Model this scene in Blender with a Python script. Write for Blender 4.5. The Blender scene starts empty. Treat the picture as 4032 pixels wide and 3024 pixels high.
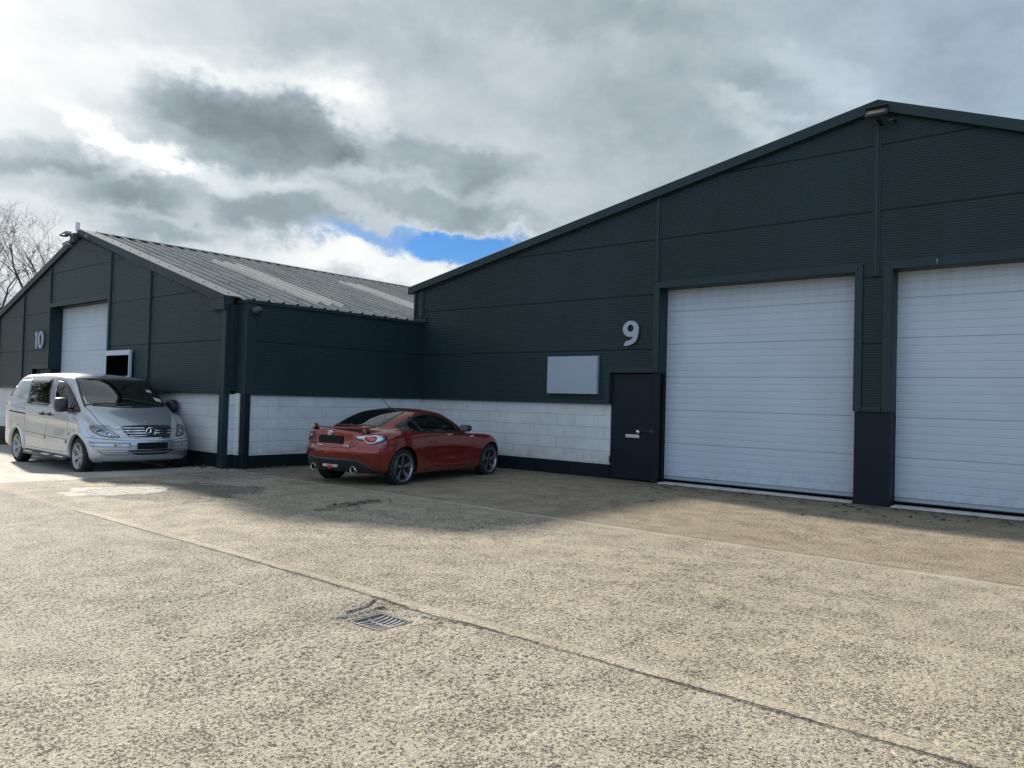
import bpy, bmesh, math, random
import numpy as np
from mathutils import Vector, Matrix, noise
from mathutils.bvhtree import BVHTree
from mathutils.geometry import delaunay_2d_cdt

sc = bpy.context.scene
COL = sc.collection
RAD = math.radians

# ------------------------------------------------------------------ helpers
def tag(o, label=None, cat=None, group=None, kind=None):
    if label: o['label'] = label
    if cat: o['category'] = cat
    if group: o['group'] = group
    if kind: o['kind'] = kind
    return o

def empty(name, loc=(0, 0, 0), rz=0.0, parent=None):
    o = bpy.data.objects.new(name, None)
    COL.objects.link(o)
    o.location = loc
    o.rotation_euler = (0, 0, rz)
    if parent: o.parent = parent
    return o

def obj(name, me, parent=None, loc=None, rot=None):
    o = bpy.data.objects.new(name, me)
    COL.objects.link(o)
    if parent: o.parent = parent
    if loc: o.location = loc
    if rot: o.rotation_euler = rot
    return o

class MB:
    """collects simple shapes into one mesh"""
    def __init__(s):
        s.v = []; s.f = []; s.m = []; s.sm = []
    def add(s, vs, fs, mi=0, smooth=False):
        n = len(s.v)
        s.v += [tuple(p) for p in vs]
        s.f += [tuple(i + n for i in f) for f in fs]
        s.m += [mi] * len(fs); s.sm += [smooth] * len(fs)
        return s
    def box(s, x0, x1, y0, y1, z0, z1, mi=0):
        return s.add([(x0, y0, z0), (x1, y0, z0), (x1, y1, z0), (x0, y1, z0), (x0, y0, z1), (x1, y0, z1), (x1, y1, z1), (x0, y1, z1)],
              [(0, 3, 2, 1), (4, 5, 6, 7), (0, 1, 5, 4), (1, 2, 6, 5), (2, 3, 7, 6), (3, 0, 4, 7)], mi)
    def prism(s, poly, d, mi=0):
        """poly: 3D points, d: extrusion vector"""
        n = len(poly); P = [Vector(p) for p in poly]; d = Vector(d)
        nrm = Vector((0, 0, 0))
        for i in range(n): nrm += P[i].cross(P[(i + 1) % n])
        if nrm.dot(d) > 0: P.reverse()
        vs = P + [p + d for p in P]
        fs = [tuple(range(n)), tuple(range(2 * n - 1, n - 1, -1))]
        fs += [((i + 1) % n, i, n + i, n + (i + 1) % n) for i in range(n)]
        return s.add(vs, fs, mi)
    def bar(s, a, b, w, h, mi=0, up=(0, 0, 1)):
        a = Vector(a); b = Vector(b); d = (b - a).normalized(); r = d.cross(Vector(up))
        if r.length < 1e-4: r = d.cross(Vector((0, 1, 0)))
        r.normalize(); u = r.cross(d)
        q = [r * (i * w / 2) + u * (j * h / 2) for i, j in ((-1, -1), (1, -1), (1, 1), (-1, 1))]
        return s.add([a + k for k in q] + [b + k for k in q], [(0, 1, 2, 3)[::-1], (4, 5, 6, 7), (0, 1, 5, 4), (1, 2, 6, 5), (2, 3, 7, 6), (3, 0, 4, 7)], mi)
    def tube(s, pts, r, n=8, mi=0, cap=True):
        P = [Vector(p) for p in pts]; k = len(P)
        R = r if isinstance(r, (list, tuple)) else [r] * k
        vs = []; ref = None
        for i in range(k):
            d = (P[min(i + 1, k - 1)] - P[max(i - 1, 0)]).normalized()
            if ref is None:
                ref = d.cross(Vector((0, 0, 1)))
                if ref.length < 1e-3: ref = d.cross(Vector((1, 0, 0)))
            x = (ref - d * ref.dot(d)).normalized(); ref = x; y = d.cross(x)
            vs += [P[i] + (x * math.cos(2 * math.pi * j / n) + y * math.sin(2 * math.pi * j / n)) * R[i] for j in range(n)]
        fs = [(i * n + j, i * n + (j + 1) % n, (i + 1) * n + (j + 1) % n, (i + 1) * n + j) for i in range(k - 1) for j in range(n)]
        if cap: fs += [tuple(range(n - 1, -1, -1)), tuple((k - 1) * n + j for j in range(n))]
        return s.add(vs, fs, mi, True)
    def lathe(s, prof, c, axis='y', n=48, mi=0, smooth=True, closed=False):
        """prof: (axial, radius) pairs about axis through c"""
        vs = []; k = len(prof)
        for a, r in prof:
            for j in range(n):
                t = 2 * math.pi * j / n; p, q = r * math.cos(t), r * math.sin(t)
                o = {'y': (p, a, q), 'x': (a, p, q), 'z': (p, q, a)}[axis]
                vs.append((c[0] + o[0], c[1] + o[1], c[2] + o[2]))
        rng = range(k) if closed else range(k - 1)
        fs = [(i * n + j, i * n + (j + 1) % n, ((i + 1) % k) * n + (j + 1) % n, ((i + 1) % k) * n + j) for i in rng for j in range(n)]
        return s.add(vs, fs, mi, smooth)
    def build(s, name, mats, parent=None, bevel=0, loc=None, rot=None, auto=None):
        me = bpy.data.meshes.new(name)
        me.from_pydata(s.v, [], s.f)
        for m in (mats if isinstance(mats, (list, tuple)) else [mats]): me.materials.append(m)
        me.polygons.foreach_set('material_index', s.m)
        me.polygons.foreach_set('use_smooth', s.sm)
        me.update()
        o = obj(name, me, parent, loc, rot)
        bm = bmesh.new(); bm.from_mesh(me); bmesh.ops.recalc_face_normals(bm, faces=bm.faces); bm.to_mesh(me); bm.free()
        if bevel:
            md = o.modifiers.new('bevel', 'BEVEL'); md.width = bevel; md.segments = 2; md.limit_method = 'ANGLE'; md.angle_limit = RAD(35)
            md.harden_normals = False
        return o

# ------------------------------------------------------------------ materials
def nt(mat):
    t = mat.node_tree
    return t, t.nodes, t.links

def mat(name, col, rough=.6, metal=0., spec=.5, coat=0., var=0., vscale=3., bump=0., bscale=40., coat_rough=.05):
    m = bpy.data.materials.new(name); m.use_nodes = True
    t, N, L = nt(m); b = N['Principled BSDF']
    b.inputs['Base Color'].default_value = (*col, 1); b.inputs['Roughness'].default_value = rough
    b.inputs['Metallic'].default_value = metal; b.inputs['Specular IOR Level'].default_value = spec
    b.inputs['Coat Weight'].default_value = coat; b.inputs['Coat Roughness'].default_value = coat_rough
    if var or bump:
        tc = N.new('ShaderNodeTexCoord')
    if var:
        n = N.new('ShaderNodeTexNoise'); n.inputs['Scale'].default_value = vscale; n.inputs['Detail'].default_value = 6; n.inputs['Roughness'].default_value = .65
        L.new(tc.outputs['Object'], n.inputs['Vector'])
        r = N.new('ShaderNodeMapRange'); r.inputs[1].default_value = .3; r.inputs[2].default_value = .7; r.inputs[3].default_value = 1 - var; r.inputs[4].default_value = 1 + var
        L.new(n.outputs[0], r.inputs[0])
        h = N.new('ShaderNodeMix'); h.data_type = 'RGBA'; h.blend_type = 'MULTIPLY'; h.inputs[0].default_value = 1
        h.inputs[6].default_value = (*col, 1); L.new(r.outputs[0], h.inputs[7]); L.new(h.outputs[2], b.inputs['Base Color'])
        r2 = N.new('ShaderNodeMapRange'); r2.inputs[1].default_value = .3; r2.inputs[2].default_value = .7; r2.inputs[3].default_value = max(0, rough - .1); r2.inputs[4].default_value = min(1, rough + .1)
        L.new(n.outputs[0], r2.inputs[0]); L.new(r2.outputs[0], b.inputs['Roughness'])
    if bump:
        n2 = N.new('ShaderNodeTexNoise'); n2.inputs['Scale'].default_value = bscale; n2.inputs['Detail'].default_value = 5
        L.new(tc.outputs['Object'], n2.inputs['Vector'])
        bp = N.new('ShaderNodeBump'); bp.inputs['Strength'].default_value = 1; bp.inputs['Distance'].default_value = bump
        L.new(n2.outputs[0], bp.inputs['Height']); L.new(bp.outputs[0], b.inputs['Normal'])
    return m

class NB:
    """tiny node builder for procedural formulas"""
    def __init__(s, tree): s.t = tree; s.N = tree.nodes; s.L = tree.links
    def _in(s, sock, v):
        if isinstance(v, (int, float)): sock.default_value = v
        elif isinstance(v, (tuple, list, Vector)): sock.default_value = tuple(v)
        else: s.L.new(v, sock)
    def m(s, op, a, b=0., c=None, clamp=False):
        n = s.N.new('ShaderNodeMath'); n.operation = op; n.use_clamp = clamp
        s._in(n.inputs[0], a); s._in(n.inputs[1], b)
        if c is not None: s._in(n.inputs[2], c)
        return n.outputs[0]
    def vm(s, op, a, b=(0, 0, 0), out=0):
        n = s.N.new('ShaderNodeVectorMath'); n.operation = op
        s._in(n.inputs[0], a); s._in(n.inputs[1], b)
        return n.outputs[1] if op in ('DOT_PRODUCT', 'LENGTH') else n.outputs[0]
    def ss(s, x, a, b, lo=0., hi=1., kind='SMOOTHSTEP'):
        n = s.N.new('ShaderNodeMapRange'); n.interpolation_type = kind
        s._in(n.inputs[0], x)
        for i, v in enumerate((a, b, lo, hi)): s._in(n.inputs[i + 1], v)
        return n.outputs[0]
    def noise(s, vec, scale, detail=4., rough=.55, dist=0., out=0):
        n = s.N.new('ShaderNodeTexNoise'); s._in(n.inputs['Vector'], vec)
        n.inputs['Scale'].default_value = scale; n.inputs['Detail'].default_value = detail; n.inputs['Roughness'].default_value = rough; n.inputs['Distortion'].default_value = dist
        return n.outputs[out]
    def mix(s, f, a, b, blend='MIX'):
        n = s.N.new('ShaderNodeMix'); n.data_type = 'RGBA'; n.blend_type = blend
        s._in(n.inputs[0], f)
        s._in(n.inputs[6], (*a, 1) if isinstance(a, (tuple, list)) and len(a) == 3 else a)
        s._in(n.inputs[7], (*b, 1) if isinstance(b, (tuple, list)) and len(b) == 3 else b)
        return n.outputs[2]
    def xyz(s, v):
        n = s.N.new('ShaderNodeSeparateXYZ'); s.L.new(v, n.inputs[0]); return n.outputs
    def comb(s, x, y, z):
        n = s.N.new('ShaderNodeCombineXYZ')
        for i, v in enumerate((x, y, z)): s._in(n.inputs[i], v)
        return n.outputs[0]

def new_mat(name):
    m = bpy.data.materials.new(name); m.use_nodes = True
    b = NB(m.node_tree); pb = m.node_tree.nodes['Principled BSDF']
    tc = m.node_tree.nodes.new('ShaderNodeTexCoord')
    return m, b, pb, tc.outputs['Object']

def bump(nb, h, dist, strength=1.):
    n = nb.N.new('ShaderNodeBump'); n.inputs['Distance'].default_value = dist; n.inputs['Strength'].default_value = strength
    nb.L.new(h, n.inputs['Height']); return n.outputs[0]

def glass(name, tint=(.55, .62, .6), dark=.5, ior=1.6):
    m = bpy.data.materials.new(name); m.use_nodes = True
    t, N, L = nt(m); N.remove(N['Principled BSDF'])
    out = N['Material Output']; tr = N.new('ShaderNodeBsdfTransparent'); tr.inputs[0].default_value = (*[c * dark for c in tint], 1)
    gl = N.new('ShaderNodeBsdfGlossy'); gl.inputs['Roughness'].default_value = .01; gl.inputs[0].default_value = (1, 1, 1, 1)
    fr = N.new('ShaderNodeFresnel'); fr.inputs[0].default_value = ior
    mx = N.new('ShaderNodeMixShader'); L.new(fr.outputs[0], mx.inputs[0]); L.new(tr.outputs[0], mx.inputs[1]); L.new(gl.outputs[0], mx.inputs[2])
    L.new(mx.outputs[0], out.inputs[0]); return m

# cladding: horizontal micro-ribs as bump
def cladding_mat(name, col, rib=.0385):
    m, b, p, co = new_mat(name)
    z = b.xyz(co)[2]
    f = b.m('FRACT', b.m('DIVIDE', z, rib))
    tri = b.m('ABSOLUTE', b.m('SUBTRACT', f, .5))
    h = b.ss(tri, .12, .30)
    n = b.noise(co, .35, 5, .6); n2 = b.noise(b.vm('MULTIPLY', co, (1, 1, .15)), 4., 4, .6)
    v = b.m('ADD', b.ss(n, .3, .7, .9, 1.1), b.ss(n2, .3, .7, -.05, .05))
    # grooves darkened in the colour, standing in for shade between the ribs
    c = b.mix(b.m('MULTIPLY', b.m('SUBTRACT', 1., h), .42), col, tuple(k * .45 for k in col))
    c = b.mix(1., c, b.comb(v, v, v), 'MULTIPLY')
    b.L.new(c, p.inputs['Base Color']); p.inputs['Roughness'].default_value = .48; p.inputs['Specular IOR Level'].default_value = .30
    b.L.new(bump(b, h, .006), p.inputs['Normal'])
    return m

GREEN = (.0115, .031, .0335)
M = {}
M['clad'] = cladding_mat('green_cladding', GREEN)
M['trim'] = mat('green_trim', (.0105, .0265, .029), .45, 0, .30, var=.12, vscale=1.2)
M['dark_paint'] = mat('dark_painted_steel', (.0045, .010, .016), .5, 0, .22, var=.3, vscale=2., bump=.0006, bscale=14)
M['plinth'] = mat('dark_painted_plinth', (.005, .010, .014), .65, 0, .2, var=.35, vscale=3., bump=.003, bscale=20)
def door_mat():
    m, b, p, co = new_mat('grey_door_skin')
    z = b.xyz(co)[2]
    n = b.noise(co, .9, 5, .6); st = b.noise(b.vm('MULTIPLY', co, (6., 1., .35)), 1.6, 5, .65); sp = b.noise(co, 7., 5, .7)
    c = b.mix(b.ss(n, .3, .7), (.455, .515, .585), (.425, .48, .55))
    grime = b.m('MULTIPLY', b.ss(z, .55, .08), b.ss(sp, .40, .68)); c = b.mix(b.m('MULTIPLY', grime, .38), c, (.27, .265, .25))
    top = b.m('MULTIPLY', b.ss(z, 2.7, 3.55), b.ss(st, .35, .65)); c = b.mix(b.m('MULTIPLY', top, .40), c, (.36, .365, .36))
    c = b.mix(b.m('MULTIPLY', b.ss(st, .62, .75), .18), c, (.33, .345, .36))
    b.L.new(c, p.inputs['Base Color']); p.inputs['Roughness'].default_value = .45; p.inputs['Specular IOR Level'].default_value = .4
    dent = b.noise(co, 1.4, 3, .5); f = b.noise(co, 240., 2, .5)
    b.L.new(bump(b, b.m('ADD', b.m('MULTIPLY', dent, 8.), b.m('MULTIPLY', f, .5)), .0012), p.inputs['Normal'])
    return m
M['shutter'] = door_mat()
M['rubber'] = mat('black_rubber', (.012, .012, .013), .7)
M['black'] = mat('black_plastic', (.015, .016, .018), .4, var=.1)
M['grey_sign'] = mat('grey_sign_face', (.30, .345, .41), .38, .0, .5, var=.04, vscale=2)
M['alu'] = mat('brushed_aluminium', (.62, .63, .64), .32, .9)
M['alu_grey'] = mat('satin_grey_letters', (.31, .345, .395), .38, .2, var=.06)
M['chrome'] = mat('chrome', (.75, .76, .78), .12, 1.)
M['steel'] = mat('galvanised_steel', (.22, .23, .235), .5, .6, var=.2, vscale=20)
M['iron'] = mat('cast_iron', (.21, .205, .195), .55, .3, var=.3, vscale=30, bump=.002, bscale=60)
M['void'] = mat('dark_void', (.004, .004, .005), .9, 0, .1)
M['white_plastic'] = mat('off_white_plastic', (.6, .6, .57), .5)
M['lens_grey'] = mat('grey_glass_lens', (.13, .12, .095), .18, 0, .6)
M['bark'] = mat('bark', (.055, .045, .038), .9, var=.3, vscale=8)
M['conc_trim'] = mat('painted_threshold', (.46, .46, .44), .75, var=.35, vscale=6, bump=.002, bscale=60)

def block_mat(name, axis, z0):
    """white painted concrete blocks, 450 x 225 coursing"""
    m, b, p, co = new_mat(name)
    x, y, z = b.xyz(co)
    u = x if axis == 'x' else y
    row = b.m('DIVIDE', b.m('SUBTRACT', z, z0), .225)
    ri = b.m('FLOOR', row); rf = b.m('FRACT', row)
    wob = b.noise(co, 2.2, 3, .6); wob2 = b.noise(co, 30, 3, .6)
    uu = b.m('ADD', b.m('DIVIDE', u, .45), b.m('MULTIPLY', b.m('MODULO', b.m('ABSOLUTE', ri), 2.), .5))
    uf = b.m('FRACT', b.m('ADD', uu, 50.))
    du = b.m('MULTIPLY', b.m('SUBTRACT', .5, b.m('ABSOLUTE', b.m('SUBTRACT', uf, .5))), .45)
    dz = b.m('MULTIPLY', b.m('SUBTRACT', .5, b.m('ABSOLUTE', b.m('SUBTRACT', rf, .5))), .225)
    d = b.m('MINIMUM', du, dz)
    d = b.m('ADD', d, b.m('MULTIPLY', b.m('SUBTRACT', wob2, .5), .006))
    h = b.ss(d, .003, .011)
    # each block sits slightly proud or back
    cell = b.comb(b.m('FLOOR', b.m('ADD', uu, 50.)), ri, 0.)
    wn = b.N.new('ShaderNodeTexWhiteNoise'); wn.noise_dimensions = '3D'; b.L.new(cell, wn.inputs['Vector'])
    hh = b.m('ADD', h, b.m('MULTIPLY', wn.outputs[0], .2)); hh = b.m('ADD', hh, b.m('MULTIPLY', wob2, .25))
    v = b.ss(wn.outputs[0], 0., 1., .98, 1.02); v = b.m('MULTIPLY', v, b.ss(wob, .3, .75, 1.03, .9))
    zz = b.m('SUBTRACT', z, z0)
    splash = b.m('MULTIPLY', b.ss(zz, .0, .30, 1., 0.), b.ss(b.noise(co, 5., 5, .7), .35, .65))
    c = b.mix(b.m('MULTIPLY', splash, .6), (.57, .58, .58), (.37, .355, .32))
    stain = b.m('MULTIPLY', b.ss(b.noise(b.vm('MULTIPLY', co, (1, 1, .22)), 3.2, 5, .65), .56, .74), b.ss(zz, .55, 1.15))
    c = b.mix(b.m('MULTIPLY', stain, .5), c, (.34, .31, .25))
    c = b.mix(b.m('MULTIPLY', b.m('SUBTRACT', 1., h), .10), c, (.30, .29, .27))
    c = b.mix(1., c, b.comb(v, v, v), 'MULTIPLY')
    b.L.new(c, p.inputs['Base Color']); p.inputs['Roughness'].default_value = .65
    b.L.new(bump(b, hh, .006), p.inputs['Normal'])
    return m
M['block_x'] = block_mat('white_blockwork', 'x', .275)
M['block_y'] = block_mat('white_blockwork_side', 'y', .275)

def roof_mat(name, col, dirt, metal=0.):
    m, b, p, co = new_mat(name)
    n = b.noise(b.vm('MULTIPLY', co, (.35, 1., 1.)), 1.6, 6, .65); n2 = b.noise(co, 14, 4, .6)
    c = b.mix(b.ss(n, .35, .7), col, dirt); c = b.mix(b.ss(n2, .5, .8, 0., .4), c, dirt)
    b.L.new(c, p.inputs['Base Color']); p.inputs['Roughness'].default_value = .30; p.inputs['Specular IOR Level'].default_value = .7; p.inputs['Metallic'].default_value = metal
    return m
M['roof'] = roof_mat('grey_roof_sheet', (.27, .265, .24), (.17, .165, .145), .30)
M['rooflight'] = roof_mat('pale_rooflight', (.56, .54, .44), (.44, .42, .33))
# ------------------------------------------------------------------ ground
def smooth(t):
    t = np.clip(t, 0, 1); return t * t * (3 - 2 * t)
def ground_z(x, y):
    x = np.asarray(x, float); y = np.asarray(y, float)
    z = -.05 * np.exp(-((x + 11.0) / 1.7) ** 2 - ((y - 9.8) / 2.0) ** 2)
    z = z - .125 * smooth((-13.75 - x) / 1.6) - .11 * smooth((-19.5 - x) / 6.)
    z = z + .012 * np.sin(x * .9 + 1.) * np.sin(y * .8)* np.exp(-((y - 6) / 5.) ** 2)
    z = z - .035 * np.exp(-((x + 3.86) / .35) ** 2 - ((y - 3.32) / .32) ** 2)      # falls to the gully
    z = z - .03 * smooth((3.62 - y) / 4.) * 0
    return z
GZ = lambda x, y: float(ground_z(x, y))

def vnoise(x, y, cell, seed):
    rs = np.random.RandomState(seed); T = rs.rand(512, 512)
    u = x / cell; v = y / cell
    iu = np.floor(u).astype(int); iv = np.floor(v).astype(int); fu = u - iu; fv = v - iv
    fu = fu * fu * (3 - 2 * fu); fv = fv * fv * (3 - 2 * fv)
    a = T[iu % 512, iv % 512]; b = T[(iu + 1) % 512, iv % 512]; c = T[iu % 512, (iv + 1) % 512]; d = T[(iu + 1) % 512, (iv + 1) % 512]
    return (a * (1 - fu) + b * fu) * (1 - fv) + (c * (1 - fu) + d * fu) * fv

JOINTS_Y = (3.61, 7.67)
def build_ground():
    def axis(lo, hi, step, far):
        fine = np.arange(lo, hi, step)
        out = [lo]; s = step
        left = []
        p = lo
        while p > -far:
            s = min(s * 1.22, 60.); p -= s; left.append(p)
        right = []; p = fine[-1]; s = step
        while p < far:
            s = min(s * 1.22, 60.); p += s; right.append(p)
        return np.concatenate([left[::-1], fine, right])
    xs = axis(-7.2, .1, .0105, 320.); ys = axis(1.0, 5.4, .0095, 320.)
    X, Y = np.meshgrid(xs, ys, indexing='ij')
    Z = ground_z(X, Y)
    fade = smooth((X + 7.5) / 1.6) * smooth((.5 - X) / .5) * smooth((Y - .8) / .4) * smooth((6.2 - Y) / 1.6)
    # worn aggregate: pebbles and pits
    a = vnoise(X + .2 * Y, Y * 1.15 - .1 * X, .024, 1); b = vnoise(X + .4 * Y, Y - .3 * X, .0135, 2); c = vnoise(X, Y, .16, 3); d = vnoise(X, Y, .75, 4)
    h = .55 * a + .45 * b
    wear = np.clip(.55 + 1.1 * (d - .45) + .5 * (c - .5), .25, 1.25)
    hh = -smooth((.42 - h) / .13)                      # flat paste with pits where stones have come out
    Z = Z + fade * (wear * .0045 * hh + .0030 * (h - .5) + .003 * (c - .5))
    # joint between the slabs, one slab stands a few mm proud
    dj = Y - (3.61 + .012 * (vnoise(X, 0 * Y, .45, 7) - .5) * 2)
    Z = Z + fade * (.0035 * smooth((dj + .01) / .03) - .009 * np.exp(-(dj / .0075) ** 2) * (.35 + .65 * smooth((vnoise(X, Y, .6, 12) - .3) / .3)))
    edge = np.exp(-((dj - .075) / .05) ** 2)
    Z = Z - fade * edge * wear * .005 * hh
    # crack that leads to the gully
    def seg(px, py, qx, qy, w, dep):
        L2 = (qx - px) ** 2 + (qy - py) ** 2
        t = np.clip(((X - px) * (qx - px) + (Y - py) * (qy - py)) / L2, 0, 1)
        dd = np.hypot(X - px - t * (qx - px), Y - py - t * (qy - py)) + .012 * (vnoise(X, Y, .05, 9) - .5)
        return -dep * np.exp(-(np.maximum(dd, 0) / w) ** 2)
    for s in ((-4.00, 3.14, -4.14, 3.28, .010, .010), (-4.14, 3.28, -4.15, 3.46, .013, .016), (-4.15, 3.46, -4.24, 3.61, .010, .013), (-3.70, 3.56, -3.22, 3.60, .014, .018),
              (-3.66, 3.36, -3.5, 3.52, .010, .012), (-3.96, 2.43, -3.84, 1.83, .005, .004), (-3.84, 1.83, -4.1, 1.24, .005, .004),
              (-.46, 4.35, -.5, 3.76, .005, .004), (-.5, 3.76, -.62, 3.5, .005, .004)):
        Z = Z + fade * seg(*s)
    # pocket for the gully grate
    # levelled mortar round the frame
    ring = smooth((.24 - np.maximum(np.abs(X + 3.865), np.abs(Y - 3.32))) / .05)
    Z = Z * (1 - ring * .7) + ring * .7 * GZ(-3.865, 3.32)
    inn = (np.abs(X + 3.865) < .155) & (np.abs(Y - 3.32) < .145)
    Z = np.where(inn, GZ(-3.865, 3.32) - .16, Z)
    nx, ny = X.shape
    co = np.stack([X, Y, Z], -1).reshape(-1, 3).astype(np.float32)
    i = np.arange(nx * ny).reshape(nx, ny)
    q = np.stack([i[:-1, :-1], i[1:, :-1], i[1:, 1:], i[:-1, 1:]], -1).reshape(-1, 4)
    me = bpy.data.meshes.new('ground')
    me.vertices.add(len(co)); me.vertices.foreach_set('co', co.ravel())
    me.loops.add(q.size); me.loops.foreach_set('vertex_index', q.ravel().astype(np.int32))
    me.polygons.add(len(q)); me.polygons.foreach_set('loop_start', np.arange(0, q.size, 4, dtype=np.int32))
    me.update(calc_edges=True); me.validate()
    me.polygons.foreach_set('use_smooth', np.ones(len(q), bool))
    me.materials.append(ground_mat())
    return tag(obj('concrete_yard', me), kind='structure')

def ground_mat():
    m, b, p, co = new_mat('worn_concrete')
    x, y, z = b.xyz(co)
    big = b.noise(co, .45, 5, .6); mid = b.noise(co, 2.3, 5, .65)
    agg = b.noise(co, 46., 3, .6); agg2 = b.noise(co, 24., 4, .65); fine = b.noise(co, 160., 2, .5)
    vor = b.N.new('ShaderNodeTexVoronoi'); vor.inputs['Scale'].default_value = 55.; b.L.new(co, vor.inputs['Vector'])
    wv = b.m('ADD', y, b.m('MULTIPLY', b.m('SUBTRACT', mid, .5), .05))
    far_slab = b.ss(wv, 7.665, 7.675)          # browner strip in front of the doors
    near_slab = b.ss(wv, 3.62, 3.60)           # greyer near slab
    c = b.mix(b.ss(big, .3, .7), (.41, .355, .268), (.35, .30, .222))
    c = b.mix(b.m('MULTIPLY', near_slab, .4), c, (.355, .325, .268))
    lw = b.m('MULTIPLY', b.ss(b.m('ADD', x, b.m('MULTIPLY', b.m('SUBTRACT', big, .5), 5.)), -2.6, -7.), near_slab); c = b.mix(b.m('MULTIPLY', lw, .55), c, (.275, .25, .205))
    c = b.mix(b.m('MULTIPLY', far_slab, b.ss(big, .3, .7, .55, .9)), c, (.30, .245, .165))
    c = b.mix(b.ss(mid, .50, .75, 0., .16), c, (.25, .225, .19))
    # rust coloured stains
    c = b.mix(b.m('MULTIPLY', b.ss(b.noise(co, 1.1, 6, .7, 1.0), .60, .72), .35), c, (.27, .20, .135))
    # exposed stones: pale and dark
    sel = b.xyz(vor.outputs['Color'])[0]
    c = b.mix(b.m('MULTIPLY', b.ss(vor.outputs['Distance'], .35, .15), b.ss(sel, .93, .96)), c, (.62, .60, .56))
    c = b.mix(b.m('MULTIPLY', b.ss(vor.outputs['Distance'], .4, .2), b.ss(sel, .085, .055)), c, (.10, .095, .085))
    dens = b.ss(b.noise(co, 2.8, 4, .65), .30, .70, -.02, .03)
    p1 = b.ss(b.m('SUBTRACT', b.noise(b.vm('MULTIPLY', co, (1., 1.25, 1.)), 50., 4, .60, .3), dens), .44, .37)
    p2 = b.ss(b.m('SUBTRACT', b.noise(co, 115., 3, .6, .3), b.m('MULTIPLY', dens, 1.3)), .42, .35)
    p3 = b.ss(b.m('SUBTRACT', b.noise(b.vm('ADD', b.vm('MULTIPLY', co, (1., 1.4, 1.)), (7.3, 2.1, 0.)), 26., 4, .6, .4), dens), .345, .315)
    pits = b.m('MINIMUM', b.m('ADD', b.m('MAXIMUM', p1, p3), b.m('MULTIPLY', p2, .75)), 1.)
    # smooth poured slab under the van and a smooth repair strip
    slab = b.m('MULTIPLY', b.ss(b.m('ADD', x, b.m('MULTIPLY', b.m('SUBTRACT', big, .5), .1)), -13.02, -13.12), b.ss(y, 1.5, 1.7))
    # pale repair patch and dark broken area between yard and van
    def poly(cx, cy, rx, ry, rot, wob):
        s, k = math.sin(rot), math.cos(rot)
        dx = b.m('SUBTRACT', x, cx); dy = b.m('SUBTRACT', y, cy)
        u = b.m('DIVIDE', b.m('ADD', b.m('MULTIPLY', dx, k), b.m('MULTIPLY', dy, s)), rx)
        v = b.m('DIVIDE', b.m('SUBTRACT', b.m('MULTIPLY', dy, k), b.m('MULTIPLY', dx, s)), ry)
        r = b.m('POWER', b.m('ADD', b.m('POWER', b.m('ABSOLUTE', u), 4.), b.m('POWER', b.m('ABSOLUTE', v), 4.)), .25)
        return b.ss(b.m('ADD', r, b.m('MULTIPLY', b.m('SUBTRACT', mid, .5), wob)), 1.03, .97)
    dark = poly(-10.75, 5.35, 1.05, .95, .5, 2.2)
    pale = b.m('MULTIPLY', poly(-11.25, 4.72, .50, .66, -.35, 1.5), b.ss(b.noise(co, 9., 5, .7), .36, .46))
    dirt = poly(-8.12, 6.45, .16, .55, .15, 3.0)
    wall_band = b.m('MULTIPLY', b.ss(y, 11.2, 12.3), .55)  # darker brown towards the wall of the near unit
    moss = b.m('MULTIPLY', b.ss(y, 11.9, 12.25), b.ss(b.noise(co, 6, 5, .7), .45, .6))
    rub = b.m('MULTIPLY', b.m('MULTIPLY', b.ss(x, -11.2, -12.2), b.ss(x, -14.5, -13.4)), b.ss(y, 5.6, 6.6))
    c = b.mix(b.m('MULTIPLY', slab, .8), c, b.mix(b.ss(mid, .3, .7), (.44, .425, .38), (.36, .345, .31)))
    c = b.mix(b.m('MULTIPLY', dark, .7), c, b.mix(b.ss(agg2, .35, .65), (.06, .06, .058), (.22, .21, .19)))
    c = b.mix(b.m('MULTIPLY', rub, .55), c, b.mix(b.ss(agg2, .35, .65), (.07, .065, .06), (.24, .22, .19)))
    c = b.mix(b.m('MULTIPLY', pale, .85), c, (.46, .445, .38))
    c = b.mix(b.m('MULTIPLY', dirt, .55), c, (.07, .06, .048))
    c = b.mix(wall_band, c, (.13, .105, .075))
    c = b.mix(b.m('MULTIPLY', moss, .6), c, (.06, .07, .03))
    # joints away from the modelled strip: dark line and smooth trowelled edge
    def line(coord, at, w, wb):
        d = b.m('ABSOLUTE', b.m('SUBTRACT', b.m('ADD', coord, b.m('MULTIPLY', b.m('SUBTRACT', b.noise(co, 3., 3, .6), .5), wb)), at))
        return b.ss(d, w, w * .35)
    j1 = b.m('MULTIPLY', line(y, 3.61, .016, .03), b.ss(x, -9.85, -9.7)); j2 = line(y, 7.67, .012, .03)
    j3 = b.m('MULTIPLY', line(x, -2.4, .004, .14), b.m('MULTIPLY', b.ss(y, 3.6, 3.7), b.ss(y, 7.75, 7.65)))
    j4 = b.m('MULTIPLY', line(x, -13.05, .02, .06), b.ss(y, 7.4, 7.2)); j5 = b.m('MULTIPLY', line(x, -12.4, .015, .05), b.ss(y, 4.1, 3.9))
    j6 = b.m('MULTIPLY', line(x, -17.2, .02, .06), b.ss(y, 7.4, 7.2))
    jj = b.m('MAXIMUM', b.m('MAXIMUM', j1, j2), b.m('MAXIMUM', b.m('MAXIMUM', j3, j5), b.m('MAXIMUM', j4, j6)))
    e1 = b.m('MULTIPLY', line(y, 3.69, .075, .03), b.ss(x, -9.85, -9.7)); e2 = line(y, 7.58, .085, .04)
    ee = b.m('MAXIMUM', e1, e2)
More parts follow.
